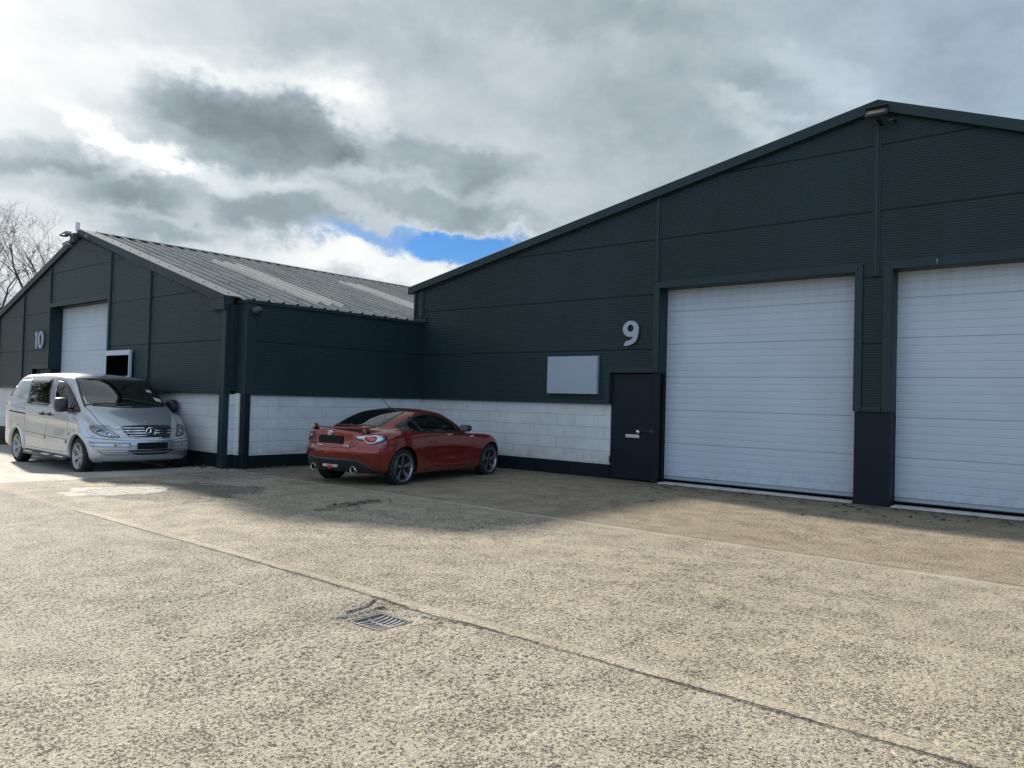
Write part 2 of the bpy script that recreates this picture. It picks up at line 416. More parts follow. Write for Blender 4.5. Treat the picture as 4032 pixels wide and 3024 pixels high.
    c = b.mix(b.m('MULTIPLY', b.m('MULTIPLY', ee, b.ss(b.noise(co, 1.3, 5, .65), .40, .62)), .30), c, (.42, .385, .31))
    patchy = b.ss(b.noise(co, 1.7, 4, .6), .38, .55, .25, 1.)
    c = b.mix(b.m('MULTIPLY', b.m('MULTIPLY', jj, patchy), .7), c, (.055, .048, .04))
    # pits coloured dark, painting in the small shadows of the low sun
    rough_amt = b.m('MULTIPLY', b.m('SUBTRACT', 1., b.m('MAXIMUM', b.m('MULTIPLY', slab, .85), b.m('MULTIPLY', pale, .9))), b.m('SUBTRACT', 1., b.m('MULTIPLY', ee, .6)))
    rough_amt = b.m('MULTIPLY', rough_amt, b.ss(mid, .25, .75, .85, 1.08))
    c = b.mix(b.m('MULTIPLY', pits, b.m('MULTIPLY', rough_amt, .92)), c, (.065, .052, .038))
    agg_tone = b.ss(agg2, .35, .65, .93, 1.06); c = b.mix(1., c, b.comb(agg_tone, agg_tone, agg_tone), 'MULTIPLY')  # tone varies at random with the aggregate noise
    v = b.ss(fine, .25, .75, .88, 1.12); c = b.mix(1., c, b.comb(v, v, v), 'MULTIPLY')
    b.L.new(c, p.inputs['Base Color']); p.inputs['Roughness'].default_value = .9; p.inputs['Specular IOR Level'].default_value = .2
    h = b.m('MULTIPLY', b.m('ADD', b.m('SUBTRACT', 1., pits), b.m('ADD', b.m('MULTIPLY', fine, .12), b.m('MULTIPLY', agg, .35))), b.m('ADD', rough_amt, .05))
    h = b.m('SUBTRACT', h, b.m('MULTIPLY', jj, 1.2))
    h = b.m('ADD', h, b.m('MULTIPLY', pale, .8)); h = b.m('SUBTRACT', h, b.m('MULTIPLY', dark, b.m('ADD', .8, b.m('MULTIPLY', agg2, 2.))))
    b.L.new(bump(b, h, .016), p.inputs['Normal'])
    return m

build_ground()

# ------------------------------------------------------------------ building shells
def gable_panels(mb, xs_break, zmax, z0, z1, y, thick, holes, gap=.010):
    """front wall y=const between z0 and z1, clipped by zmax(x), minus holes (x0,x1,za,zb)"""
    xs = sorted(set(xs_break + [h[0] for h in holes] + [h[1] for h in holes]))
    xs = [x for x in xs if xs_break[0] <= x <= xs_break[-1]]
    for a, c in zip(xs[:-1], xs[1:]):
        if c - a < 1e-4: continue
        mid = (a + c) / 2
        cuts = [z0]
        ivals = [(z0 + gap / 2, z1)]
        for h in holes:
            if h[0] - 1e-6 <= mid <= h[1] + 1e-6:
                new = []
                for lo, hi in ivals:
                    if h[3] <= lo or h[2] >= hi: new.append((lo, hi)); continue
                    if h[2] > lo: new.append((lo, h[2]))
                    if h[3] < hi: new.append((h[3], hi))
                ivals = new
        for lo, hi in ivals:
            hi = hi - gap / 2 if abs(hi - z1) < 1e-6 else hi
            za, zc = zmax(a), zmax(c)
            pts = [(a, lo), (c, lo), (c, hi), (a, hi)]
            # clip by the sloping top line
            out = []
            f = lambda q: (za + (zc - za) * (q[0] - a) / (c - a)) - q[1]
            for i in range(4):
                P, Q = pts[i], pts[(i + 1) % 4]; fp, fq = f(P), f(Q)
                if fp >= 0: out.append(P)
                if fp * fq < 0:
                    t = fp / (fp - fq); out.append((P[0] + t * (Q[0] - P[0]), P[1] + t * (Q[1] - P[1])))
            if len(out) >= 3:
                mb.prism([(q[0], y, q[1]) for q in out], (0, thick, 0))

def lin(pts):
    return lambda x: float(np.interp(x, [p[0] for p in pts], [p[1] for p in pts]))

def door_curtain(x0, x1, y, z0, z1):
    """sectional door skin: ribs every 120 mm, section joint every 600 mm"""
    prof = []; z = z0; k = 0
    while z < z1 - 1e-3:
        t = min(z + .12, z1)
        if k % 5 == 0: prof += [(y + .012, z), (y + .012, z + .004), (y, z + .012)]
        else: prof += [(y + .005, z), (y, z + .008)]
        prof += [(y - .001, (z + t) / 2), (y, t - .010), (y + .005 if (k + 1) % 5 else y + .012, t - .001)]
        z = t; k += 1
    vs = [(x0, a, b_) for a, b_ in prof] + [(x1, a, b_) for a, b_ in prof]
    n = len(prof)
    return MB().add(vs, [(i, n + i, n + i + 1, i + 1) for i in range(n - 1)])

def roller_door(parent, x0, x1, y, z0, z1):
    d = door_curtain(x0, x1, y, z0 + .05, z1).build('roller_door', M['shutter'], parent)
    MB().box(x0, x1, y - .008, y + .03, z0, z0 + .048).build('bottom_rail', M['alu_grey'], d)
    MB().box(x0 + .01, x1 - .01, y + .0, y + .025, z0 - .018, z0 - .001).build('rubber_seal', M['rubber'], d)
    return d

def number_nine(x0, x1, z0, z1, y):
    """bold geometric 9: ring plus tapering tail"""
    mb = MB(); w = x1 - x0; h = z1 - z0
    cx = (x0 + x1) / 2; rx = w / 2; rz = h * .325; cz = z1 - rz; n = 48; th = w * .30
    # bowl ring
    outer = [(cx + rx * math.cos(t), cz + rz * math.sin(t)) for t in [2 * math.pi * i / n for i in range(n)]]
    inner = [(cx - w * .01 + (rx - th) * math.cos(t), cz + .01 + (rz - th * .82) * math.sin(t)) for t in [2 * math.pi * i / n for i in range(n)]]
    for i in range(n):
        j = (i + 1) % n
        mb.prism([(outer[i][0], y, outer[i][1]), (outer[j][0], y, outer[j][1]), (inner[j][0], y, inner[j][1]), (inner[i][0], y, inner[i][1])], (0, .03, 0))
    # tail sweeps from the right of the bowl down to the lower left
    o = []; q = []
    for i in range(17):
        t = i / 16
        a = math.radians(8 - 106 * t)
        R1, R2 = rx, h * .60
        ox = x1 - rx + R1 * math.cos(a); oz = cz + R2 * math.sin(a) * (1.0)
        tw = th * (1.0 + .0 * t)
        ix = x1 - rx + (R1 - tw) * math.cos(a); iz = cz + (R2 - tw * .80) * math.sin(a)
        if t > .55:
            k = (t - .55) / .45
            ox -= k * w * .36; ix -= k * w * .26; oz += k * k * h * .005; iz += k * k * .0
        o.append((ox, oz)); q.append((ix, iz))
    zmin = min(p[1] for p in o); sc_ = (cz - z0) / (cz - zmin)
    o = [(a, cz + (b_ - cz) * sc_) for a, b_ in o]; q = [(a, cz + (b_ - cz) * sc_) for a, b_ in q]
    for i in range(16):
        mb.prism([(o[i][0], y - .0006, o[i][1]), (o[i + 1][0], y - .0006, o[i + 1][1]), (q[i + 1][0], y - .0006, q[i + 1][1]), (q[i][0], y - .0006, q[i][1])], (0, .03, 0))
    return mb

# =================================================================== unit 9
Y9 = 12.3
def unit_nine():
    root = empty('industrial_unit', (0, 0, 0))
    tag(root, 'nearer dark green gabled unit with two tall grey roller doors, filling the right side', 'building')
    ax, az = -3.26, 5.95
    top = lin([(-13.62, 3.895), (ax, az), (2.0, az - .385 * (2.0 - ax))])
    dz = 3.53; DL = (-6.92, -3.56); DR = (-3.03, .33)
    holes = [(-13.15, -7.95, 0, 1.41), (-7.94, -6.92, 0, 2.0), (DL[0], DL[1], 0, dz), (-3.56, -3.03, 0, 1.41), (DR[0], DR[1], 0, dz), (DR[1], 2.0, 0, 1.41)]
    mb = MB()
    for k in range(6):
        lo = 1.43 + k - (.02 if k == 0 else 0)
        gable_panels(mb, [-13.43, -13.15, -7.0, ax, .33, 2.0], top, lo, 2.43 + k, Y9, .035, holes)
    mb.build('wall_cladding', M['clad'], root)
    # dark backing behind the panel joints
    mb = MB(); gable_panels(mb, [-13.43, -7.0, ax, .33, 2.0], top, 1.40, 6.6, Y9 + .018, .10, holes, 0); mb.build('wall_lining', M['void'], root)
    # block wall and plinth
    MB().box(-13.40, -7.95, Y9 + .05, Y9 + .19, .262, 1.46).build('block_wall', M['block_x'], root)
    MB().box(-13.40, -7.95, Y9 + .042, Y9 + .20, -.3, .262).build('plinth', M['plinth'], root)
    MB().tube([(-13.09, Y9 + .035, .27), (-13.09, Y9 + .035, 1.40)], .013, 8).build('conduit', mat('white_painted_pipe', (.5, .49, .46), .5), root)
    mb = MB(); mb.box(DR[1] + .12, 2.0, Y9 + .05, Y9 + .19, .262, 1.46); mb.build('block_wall', M['block_x'], root)
    # drip trim at the foot of the cladding
    for a_, c_ in ((-13.15, -8.06), (-3.44, -3.17), (.45, 2.0)):
        MB().box(a_, c_, Y9 - .022, Y9 + .055, 1.403, 1.475).build('drip_trim', M['trim'], root, bevel=.004)
    # door surrounds
    def surround(x0, x1, wl, wr, zb_l, zb_r, name='door_trim', zt=dz, wt=.115):
        mb = MB()
        mb.prism([(x0 - wl, Y9 - .03, zt + wt), (x1 + wr, Y9 - .03, zt + wt), (x1, Y9 - .03, zt), (x0, Y9 - .03, zt)], (0, .045, 0))
        mb.prism([(x0 - wl, Y9 - .03, zb_l), (x0 - wl, Y9 - .03, zt + wt - .002), (x0, Y9 - .03, zt - .002), (x0, Y9 - .03, zb_l)], (0, .045, 0))
        mb.prism([(x1 + wr, Y9 - .03, zb_r), (x1 + wr, Y9 - .03, zt + wt - .002), (x1, Y9 - .03, zt - .002), (x1, Y9 - .03, zb_r)], (0, .045, 0))
        # reveals
        mb.box(x0 - .012, x0 + .002, Y9 + .016, Y9 + .31, zb_l, zt); mb.box(x1 - .002, x1 + .012, Y9 + .016, Y9 + .31, zb_r, zt)
        mb.box(x0, x1, Y9 + .016, Y9 + .36, zt - .002, zt + .012)
        return mb.build(name, M['trim'], root, bevel=.003)
    surround(DL[0], DL[1], .12, .115, 2.0, 1.405); surround(DR[0], DR[1], .125, .115, 1.405, 1.405)
    # trim over the personnel door
    mb = MB(); mb.box(-8.057, -6.921, Y9 - .034, Y9 + .02, 2.0, 2.105); mb.box(-8.057, -7.942, Y9 - .034, Y9 + .02, 1.402, 1.998)
    mb.box(-7.942, -7.925, Y9 + .02, Y9 + .09, 1.402, 1.998); mb.build('door_trim', M['trim'], root, bevel=.003)
    # painted piers
    MB().box(-3.545, -3.035, Y9 + .012, Y9 + .34, -.3, 1.403).build('pier', M['dark_paint'], root, bevel=.006)
    MB().box(-7.045, -6.925, Y9 + .014, Y9 + .34, -.3, 1.995).build('pier', M['dark_paint'], root, bevel=.004)
    MB().box(.335, .46, Y9 + .012, Y9 + .34, -.3, 1.403).build('pier', M['dark_paint'], root, bevel=.006)
    # roller doors, dark slots under them and painted thresholds
    for (a, c) in (DL, DR):
        roller_door(root, a + .002, c - .002, Y9 + .29, .075, dz + .01)
        MB().box(a, c, Y9 + .33, Y9 + .40, -.2, 3.6).build('door_backing', M['void'], root)
        mb = MB(); random.seed(int(a * 100)); x = a
        mb.prism([(a + .01, Y9 + .03, -.1), (c - .01, Y9 + .03, -.1), (c - .01, Y9 + .03, .018), (a + .01, Y9 + .03, .018)], (0, .33, 0))
        mb.build('threshold', M['conc_trim'], root, bevel=.006)
    # personnel door
    d = MB().box(-7.925, -7.052, Y9 + .045, Y9 + .09, .03, 1.985).build('personnel_door', M['dark_paint'], root, bevel=.004)
    MB().box(-7.605, -7.31, Y9 + .034, Y9 + .046, .795, .855).build('letter_plate', M['alu'], d, bevel=.003)
    MB().box(-7.595, -7.32, Y9 + .030, Y9 + .0345, .818, .850).build('letter_flap', M['alu'], d, bevel=.002)
    MB().tube([(-7.33, Y9 + .02, .925), (-7.02, Y9 + .015, .932)], .011, 8).build('bolt', M['black'], d)
    MB().lathe([(-.045, .0), (-.045, .033), (-.02, .042), (.02, .042), (.02, 0)], (-7.33, Y9 + .03, .905), 'y', 20).build('padlock', M['alu'], d)
    MB().lathe([(-.047, .0), (-.047, .016), (-.044, .016)], (-7.33, Y9 + .03, .905), 'y', 16).build('keyhole_cover', M['black'], d)
    mb = MB(); mb.box(-7.09, -7.0, Y9 + .005, Y9 + .04, .90, .96); mb.build('staple', M['black'], d, bevel=.004)
    for z in (1.60, .37):
        MB().tube([(-7.935, Y9 + .03, z - .06), (-7.935, Y9 + .03, z + .06)], .014, 8).box(-7.93, -7.80, Y9 + .035, Y9 + .044, z - .022, z + .022).build('hinge', M['dark_paint'], d)
    MB().box(-7.95, -6.92, Y9 + .10, Y9 + .2, -.2, 2.05).build('door_backing', M['void'], root)
    # cover strips
    for xa, xb in ((-13.285, -13.115), (-7.03, -6.93), (-3.32, -3.215)):
        zb_ = 3.655 if xa > -8 else 3.30
        if xa > -4: zb_ = 3.45
        zt = top((xa + xb) / 2) - .005
        mb = MB(); mb.box(xa, xb, Y9 - .014, Y9 + .0, zb_, zt); mb.box(xa + (xb - xa) * .22, xa + (xb - xa) * .72, Y9 - .03, Y9 - .014, zb_, zt)
        mb.build('cover_strip', M['trim'], root, bevel=.003)
    MB().add([(-2.449, Y9 - .0315, 3.625), (-2.437, Y9 - .0315, 3.622), (-2.432, Y9 - .0315, 3.59), (-2.442, Y9 - .0315, 3.565), (-2.440, Y9 - .0315, 3.545), (-2.449, Y9 - .0315, 3.55), (-2.446, Y9 - .0315, 3.585)], [(0, 1, 2, 6), (2, 3, 5, 6), (3, 4, 5)]).build('bird_dropping', mat('dull_streak', (.28, .29, .28), .7), root)
    MB().box(-13.455, -13.40, Y9 - .025, Y9 + .05, 3.20, 3.88).build('corner_trim', M['trim'], root)
    # verge flashing
    def verge(x0, z0, x1, z1, h, y):
        d = .165
        return MB().prism([(x0, y, z0), (x1, y, z1), (x1, y, z1 + h), (x0, y, z0 + h)], (0, d, 0))
    yv = Y9 - .10
    L0 = (-13.60, 3.865); A = (-3.256, 5.935)
    verge(L0[0], L0[1], A[0], A[1], .165, yv).build('verge_trim', M['trim'], root, bevel=.006)
    verge(A[0], A[1], 2.3, A[1] - .385 * (2.3 - A[0]), .165, yv + .001).build('verge_trim', M['trim'], root, bevel=.006)
    # small soffit closer under the verge
    MB().prism([(-13.45, Y9 - .032, 3.86), (A[0], Y9 - .032, 5.925), (A[0], Y9 - .032, 5.96), (-13.45, Y9 - .032, 3.89)], (0, .03, 0)).build('soffit_trim', M['trim'], root)
    # roof, side walls
    mb = MB()
    mb.prism([(-13.62, Y9 + .02, 3.93), (A[0], Y9 + .02, 6.0), (A[0], Y9 + .02, 6.07), (-13.62, Y9 + .02, 4.0)], (0, 22, 0))
    mb.prism([(A[0], Y9 + .02, 6.0), (2.3, Y9 + .02, 6.0 - .385 * 5.556), (2.3, Y9 + .02, 6.07 - .385 * 5.556), (A[0], Y9 + .02, 6.07)], (0, 22, 0))
    mb.build('roof', M['roof'], root)
    mb = MB(); mb.box(-13.45, -13.40, Y9 + .06, Y9 + 22, .0, 3.9); mb.box(2.0, 2.05, Y9 + .06, Y9 + 22, 0, 4.0); mb.box(-13.4, 2.0, Y9 + 21.9, Y9 + 22, 0, 4.0)
    mb.build('side_wall', M['trim'], root)
    # flashing where the low wall meets the gable
    MB().prism([(-13.40, Y9 - .03, 3.19), (-13.02, Y9 - .03, 3.19), (-13.02, Y9 - .03, 3.30), (-13.13, Y9 - .03, 3.27), (-13.40, Y9 - .03, 3.27)], (0, .04, 0)).build('flashing', M['trim'], root)
    return root
unit_nine()

# =================================================================== unit 10
Y10 = 7.576
RS = .300                      # roof slope
APX, APZ = -20.55, 5.38        # top of the verge
def unit_ten():
    root = empty('industrial_unit', (0, 0, 0))
    tag(root, 'farther dark green gabled unit with grey ribbed roof, pale rooflights and one roller door', 'building')
    top = lin([(-36., APZ - .2 - RS * 15.45), (APX, APZ - .20), (-13.5, APZ - .20 - RS * 7.05)])
    D = (-22.40, -18.79); dz = 3.545
    holes = [(-36, -23.53, 0, 1.41), (-23.53, -22.40, 0, 1.93), (D[0], D[1], 0, dz), (D[1], -13.5, 0, 1.41)]
    mb = MB()
    for k in range(5):
        lo = 1.43 + k - (.02 if k == 0 else 0)
        gable_panels(mb, [-34., -26.4, -24.38, APX, -18.73, -16.67, -13.52], top, lo, 2.43 + k, Y10, .035, holes)
    mb.build('wall_cladding', M['clad'], root)
    mb = MB(); gable_panels(mb, [-34., APX, -13.52], top, 1.40, 5.6, Y10 + .018, .08, holes, 0); mb.build('wall_lining', M['void'], root)
    for a_, c_ in ((D[1] + .02, -13.46), (-34, -23.6)):
        MB().box(a_, c_, Y10 + .10, Y10 + .24, .255, 1.46).build('block_wall', M['block_x'], root)
        MB().box(a_, c_, Y10 + .093, Y10 + .25, -.6, .255).build('plinth', M['plinth'], root)
    for a_, c_ in ((D[1] + .1, -13.67), (-34, -23.62)): MB().box(a_, c_, Y10 - .022, Y10 + .11, 1.400, 1.475).build('drip_trim', M['trim'], root, bevel=.004)
    # deep door recess
    mb = MB(); x0, x1 = D
    mb.box(x0 - .02, x0 + .002, Y10 - .03, Y10 + .33, 1.93, dz); mb.box(x1 - .002, x1 + .10, Y10 - .03, Y10 + .30, -.3, dz)
    mb.box(x0 - .02, x1 + .1, Y10 - .03, Y10 + .33, dz, dz + .115)
    mb.build('door_trim', M['trim'], root, bevel=.004)
    MB().box(x0 - .10, x0 + .003, Y10 + .04, Y10 + .33, -.4, 1.93).build('pier', M['dark_paint'], root)
    roller_door(root, x0 + .004, x1 - .004, Y10 + .29, -.06, dz)
    MB().box(x0, x1, Y10 + .34, Y10 + .4, -.4, 3.6).build('door_backing', M['void'], root)
    mb = MB(); mb.box(-23.60, x0 - .021, Y10 - .03, Y10 + .02, 1.93, 2.05); mb.box(-23.60, -23.53, Y10 - .03, Y10 + .02, 1.40, 1.929); mb.build('door_trim', M['trim'], root, bevel=.003)
    d = MB().box(-23.525, -22.51, Y10 + .06, Y10 + .1, -.2, 1.928).build('personnel_door', M['dark_paint'], root, bevel=.004)
    MB().box(-23.3, -23.0, Y10 + .05, Y10 + .062, .75, .81).build('letter_plate', M['alu'], d)
    for xa, xb in ((-16.735, -16.62), (-18.79, -18.66), (-22.47, -22.39), (-24.42, -24.34), (-26.45, -26.37), (-28.4, -28.32)):
        zb_ = 1.48
        if xa == -18.79: zb_ = 3.665
        if xa == -22.47: zb_ = 3.665
        zt = top((xa + xb) / 2) - .005
        mb = MB(); mb.box(xa, xb, Y10 - .014, Y10, zb_, zt); mb.box(xa + (xb - xa) * .22, xa + (xb - xa) * .72, Y10 - .03, Y10 - .014, zb_, zt)
        mb.build('cover_strip', M['trim'], root, bevel=.003)
    # verge flashing
    yv = Y10 - .06
    for x1_, z1_ in ((-13.45, APZ - RS * (APX + 13.45) * -1), (-35., APZ - RS * (APX + 35.))):
        h = .165; dd = abs(x1_ - APX); zz = APZ - RS * dd
        MB().prism([(APX, yv, APZ - h), (x1_, yv, zz - h), (x1_, yv, zz), (APX, yv, APZ)], (0, .13, 0)).build('verge_trim', M['trim'], root, bevel=.006)
    for xj in (-19.25, -16.40):
        mb = MB()
        zz = APZ - RS * (xj - APX)
        mb.prism([(xj - .012, yv - .003, zz - .162 + .0036), (xj + .012, yv - .003, zz - .162 - .0036), (xj + .012, yv - .003, zz - .0036), (xj - .012, yv - .003, zz + .0036)], (0, .01, 0))
        mb.build('verge_joint', M['trim'], root)
    # ------------- roof: trapezoidal sheet, ribs every 333 mm, running down the slope
    y0, y1 = Y10 + .02, Y10 + 24.
    def rp(d, y, h):                       # d: distance along X from the ridge (right side positive)
        sgn = 1 if d >= 0 else -1
        return (APX + d, y, APZ - .03 - RS * abs(d) + h)
    def sheet(d0, d1, ya, yb, ribs, base, crown, name, m, par, first=True):
        prof = [(ya, base)]
        for r in ribs:
            prof += [(r - .050, base), (r - .026, base + crown), (r + .026, base + crown), (r + .050, base)]
        prof.append((yb, base)); n = len(prof)
        vs = [rp(d0, y, h) for y, h in prof] + [rp(d1, y, h) for y, h in prof]
        return MB().add(vs, [(i, n + i, n + i + 1, i + 1) for i in range(n - 1)]).build(name, m, par)
    allribs = [8.125 + k * .3325 for k in range(70)]
    W = 7.06
    roof = sheet(.10, W, 7.9, y1, allribs, 0., .050, 'roof', M['roof'], root)
    sheet(-15.3, -.10, 7.9, y1, allribs, 0., .050, 'roof', M['roof'], root)
    # smooth edge flashing along the gable
    mb = MB(); mb.prism([rp(.0, Y10 - .058, .032), rp(W + .02, Y10 - .058, .032), rp(W + .02, 7.93, .032), rp(.0, 7.93, .032)], (0, 0, .012)); mb.build('edge_flashing', mat('pale_edge_flashing', (.165, .165, .155), .38, 0, .5, var=.1), roof)
    MB().prism([rp(-15.3, Y10 - .058, .032), rp(.0, Y10 - .058, .032), rp(.0, 7.93, .032), rp(-15.3, 7.93, .032)], (0, 0, .012)).build('edge_flashing', M['roof'], roof)
    # ridge cap with open ends over the ribs
    mb = MB(); h = .055
    for s in (1, -1):
        P = [(APX, 7.9, APZ - .03 + h), (APX + s * .19, 7.9, APZ - .03 + h - RS * .19), (APX + s * .19, y1, APZ - .03 + h - RS * .19), (APX, y1, APZ - .03 + h)]
        mb.prism(P, (0, 0, .006))
    mb.build('ridge_cap', M['roof'], roof)
    mb = MB(); mb.box(APX - .12, APX + .12, 7.95, y1, APZ - .30, APZ - .04); mb.build('ridge_filler', M['void'], roof)
    # pale rooflights
    for ra, d0, d1 in ((6, 1.75, 6.42), (18, 1.80, 6.95), (30, 1.8, 6.4), (42, 1.8, 6.4)):
        rb = allribs[ra:ra + 3]
        sheet(d0, d1, rb[0] - .11, rb[-1] + .11, rb, .008, .050, 'rooflight', M['rooflight'], roof)
    # fixing screws in rows
    mb = MB()
    def screw(d, y, h):
        p = rp(d, y, h); r = .016
        vs = [(p[0] + r * math.cos(a), p[1] + r * math.sin(a), p[2] - RS * r * math.cos(a)) for a in [k * math.pi / 3 for k in range(6)]] + [(p[0], p[1], p[2] + .02)]
        mb.add(vs, [(k, (k + 1) % 6, 6) for k in range(6)])
    d = .5; k = 0
    while d < W:
        for i, y in enumerate(allribs[:34]):
            if (i + (k % 2)) % 2 == 0: screw(d + .03 * ((i * 7) % 3), y, .050)
        d += 1.0; k += 1
    d = .45
    while d < W: screw(d, 7.725, .045); d += .49
    tag(mb.build('roof_screw', M['black'], roof), kind='stuff')
    # box hopper and square post at the corner
    zt, zb_ = 3.262, 3.0
    hop = MB().add([(-14.03, Y10 - .09, zt), (-13.475, Y10 - .09, zt), (-13.475, Y10 + .12, zt), (-14.03, Y10 + .12, zt), (-13.98, Y10 - .075, zb_), (-13.485, Y10 - .075, zb_), (-13.485, Y10 + .12, zb_), (-13.98, Y10 + .12, zb_)],
        [(0, 1, 2, 3), (4, 7, 6, 5), (0, 4, 5, 1), (1, 5, 6, 2), (2, 6, 7, 3), (3, 7, 4, 0)]).build('hopper', M['trim'], root, bevel=.004)
    MB().box(-14.045, -13.46, Y10 - .10, Y10 + .13, zt - .03, zt + .004).build('hopper_rim', M['trim'], hop)
    MB().box(-13.668, -13.502, Y10 - .016, Y10 + .15, -.3, 2.999).build('corner_post', M['trim'], root, bevel=.004)
    # low side wall between the two units
    XS = -13.146; YF = 7.80
    ext = MB()
    for za, zc in ((1.41, 2.425), (2.435, 3.13)): ext.box(XS - .04, XS, YF + .02, Y9 + .01, za, zc)
    ext.build('side_wall_cladding', M['clad'], root)
    MB().box(XS - .12, XS - .018, YF + .03, Y9, 1.4, 3.13).build('wall_lining', M['void'], root)
    mb = MB(); mb.box(-13.46, XS + .012, YF - .012, YF + .02, 1.405, 3.19); mb.box(XS - .02, XS + .012, YF + .021, YF + .17, 1.405, 3.19); mb.build('corner_trim', M['trim'], root)
    mb = MB(); mb.box(-13.47, XS + .03, YF - .03, Y9 + .005, 3.13, 3.20); mb.build('parapet_cap', M['trim'], root, bevel=.006)
    MB().box(-13.52, -13.46, Y10 + .05, YF + .1, 1.40, 3.1).build('return_wall', M['clad'], root)
    MB().box(XS - .02, XS + .02, YF + .17, Y9 - .02, 1.398, 1.47).build('drip_trim', M['trim'], root, bevel=.004)
    MB().box(XS - .25, XS - .035, YF + .05, Y9 + .05, .245, 1.42).build('side_block_wall', M['block_y'], root)
    MB().box(XS - .26, XS - .027, YF + .05, Y9 + .05, -.4, .245).build('side_plinth', M['plinth'], root)
    MB().box(-13.32, XS + .004, YF, YF + .115, -.4, 1.398).build('steel_post', M['dark_paint'], root, bevel=.004)
    MB().box(-13.52, -13.31, YF - .03, YF + .05, .25, 1.42).build('block_return', M['block_x'], root)
    MB().box(-13.53, -13.31, YF - .037, YF + .05, -.4, .25).build('plinth_return', M['plinth'], root)
    # gutter behind the parapet, far walls
    MB().box(-13.50, -13.2, YF + .04, Y9 + 18, 2.95, 3.05).build('gutter', M['trim'], root)
    mb = MB(); mb.box(-34.0, -13.5, y1 - .1, y1, 0, 3.2); mb.build('rear_wall', M['trim'], root)
    return root
unit_ten()

# =================================================================== things fixed to the walls
b_ = MB().box(-9.39, -8.197, Y9 - .085, Y9 - .002, 1.588, 2.323).build('sign_board', M['grey_sign'], None, bevel=.008)
tag(b_, 'blank grey sign board on the green wall beside the personnel door and below the 9', 'sign board')
n9 = number_nine(-7.66, -7.325, 2.50, 2.963, Y9 - .055).build('unit_number', M['alu_grey'])
tag(n9, 'large grey raised numeral 9 on green cladding left of the roller door', 'number')
mb = MB(); w = .085
one = [(-23.30, 2.48), (-23.205, 2.48), (-23.205, 2.935), (-23.275, 2.935), (-23.36, 2.90), (-23.36, 2.845), (-23.30, 2.86)]
n10 = empty('unit_number', (0, 0, 0)); tag(n10, 'grey raised number 10 on the far green gable left of its roller door', 'number')
MB().prism([(p[0], Y10 - .05, p[1]) for p in one], (0, .03, 0)).build('digit', M['alu_grey'], n10)
mb = MB(); cx, cz = -22.945, 2.708; n = 48
for i in range(n):
    a, c = 2 * math.pi * i / n, 2 * math.pi * (i + 1) / n
    mb.prism([(cx + .195 * math.cos(a), Y10 - .05, cz + .232 * math.sin(a)), (cx + .195 * math.cos(c), Y10 - .05, cz + .232 * math.sin(c)), (cx + .085 * math.cos(c), Y10 - .05, cz + .155 * math.sin(c)), (cx + .085 * math.cos(a), Y10 - .05, cz + .155 * math.sin(a))], (0, .03, 0))
mb.build('digit', M['alu_grey'], n10)
sg = MB().box(-18.63, -17.405, Y10 - .095, Y10 - .032, 1.57, 2.318).build('sign_board', mat('pale_sign_frame', (.55, .58, .64), .4), None, bevel=.004)
tag(sg, 'pale edged black sign board on the far gable, partly behind the silver van', 'sign board')
MB().box(-18.59, -17.44, Y10 - .100, Y10 - .0945, 1.74, 2.205).build('sign_face', mat('black_sign_face', (.002, .002, .002), .95, 0, 0.), sg)
MB().box(-18.5, -17.43, Y10 - .100, Y10 - .0945, 1.68, 1.71).build('red_strip', mat('red_strip', (.35, .03, .02), .5), sg)
# floodlight at the apex of the near unit
fl = empty('floodlight', (-3.22, Y9 - .19, 5.755)); tag(fl, 'black rectangular floodlight under the apex of the nearer unit', 'floodlight')
rot = (RAD(-38), 0, 0)
MB().box(-.15, .15, -.14, -.09, -.07, .07).build('housing', M['black'], fl, bevel=.01, rot=rot)
MB().box(-.12, .12, -.148, -.141, -.045, .045).build('lens', M['lens_grey'], fl, rot=rot)
MB().box(-.16, .16, -.19, -.08, .073, .083).build('visor', M['black'], fl, rot=rot)
MB().bar((0, -.08, 0), (0, .185, -.02), .05, .03).build('bracket', M['black'], fl)
MB().tube([(.14, -.04, -.06), (.21, .02, -.03), (.2, .16, -.03)], .018, 8).build('sensor', M['black'], fl)
# lamp cluster on the far apex
gl = empty('floodlight', (-20.62, Y10 - .1, 5.02)); tag(gl, 'pair of grey floodlights on a bracket under the far gable apex', 'floodlight')
MB().tube([(0, .08, .22), (-.05, -.12, .22), (-.08, -.28, .16)], .03, 8).build('bracket', M['black'], gl)
MB().lathe([(-.08, .0), (-.08, .11), (-.02, .13), (.04, .08), (.06, 0)], (.05, -.20, -.02), 'z', 24).build('lamp_bowl', M['steel'], gl)
MB().box(.06, .30, -.18, -.06, -.02, .22).build('housing', M['black'], gl, bevel=.02)
MB().add([(-.42, -.25, .20), (-.10, -.22, .24), (-.05, -.10, .24), (-.36, -.08, .20), (-.40, -.25, .24), (-.10, -.22, .30), (-.05, -.1, .30), (-.34, -.08, .24)],
         [(0, 3, 2, 1), (4, 5, 6, 7), (0, 1, 5, 4), (1, 2, 6, 5), (2, 3, 7, 6), (3, 0, 4, 7)]).build('visor', M['steel'], gl)
an = empty('antenna', (-20.78, Y10 - .02, 5.27)); tag(an, 'small white aerial panel on a stub above the far gable apex', 'antenna')
MB().tube([(0, 0, 0), (0, 0, .16)], .02, 8).build('stub', M['steel'], an)
MB().box(-.075, .0, -.03, .03, .12, .34).box(.012, .07, -.03, .03, .12, .32).build('panel', M['white_plastic'], an, bevel=.01)
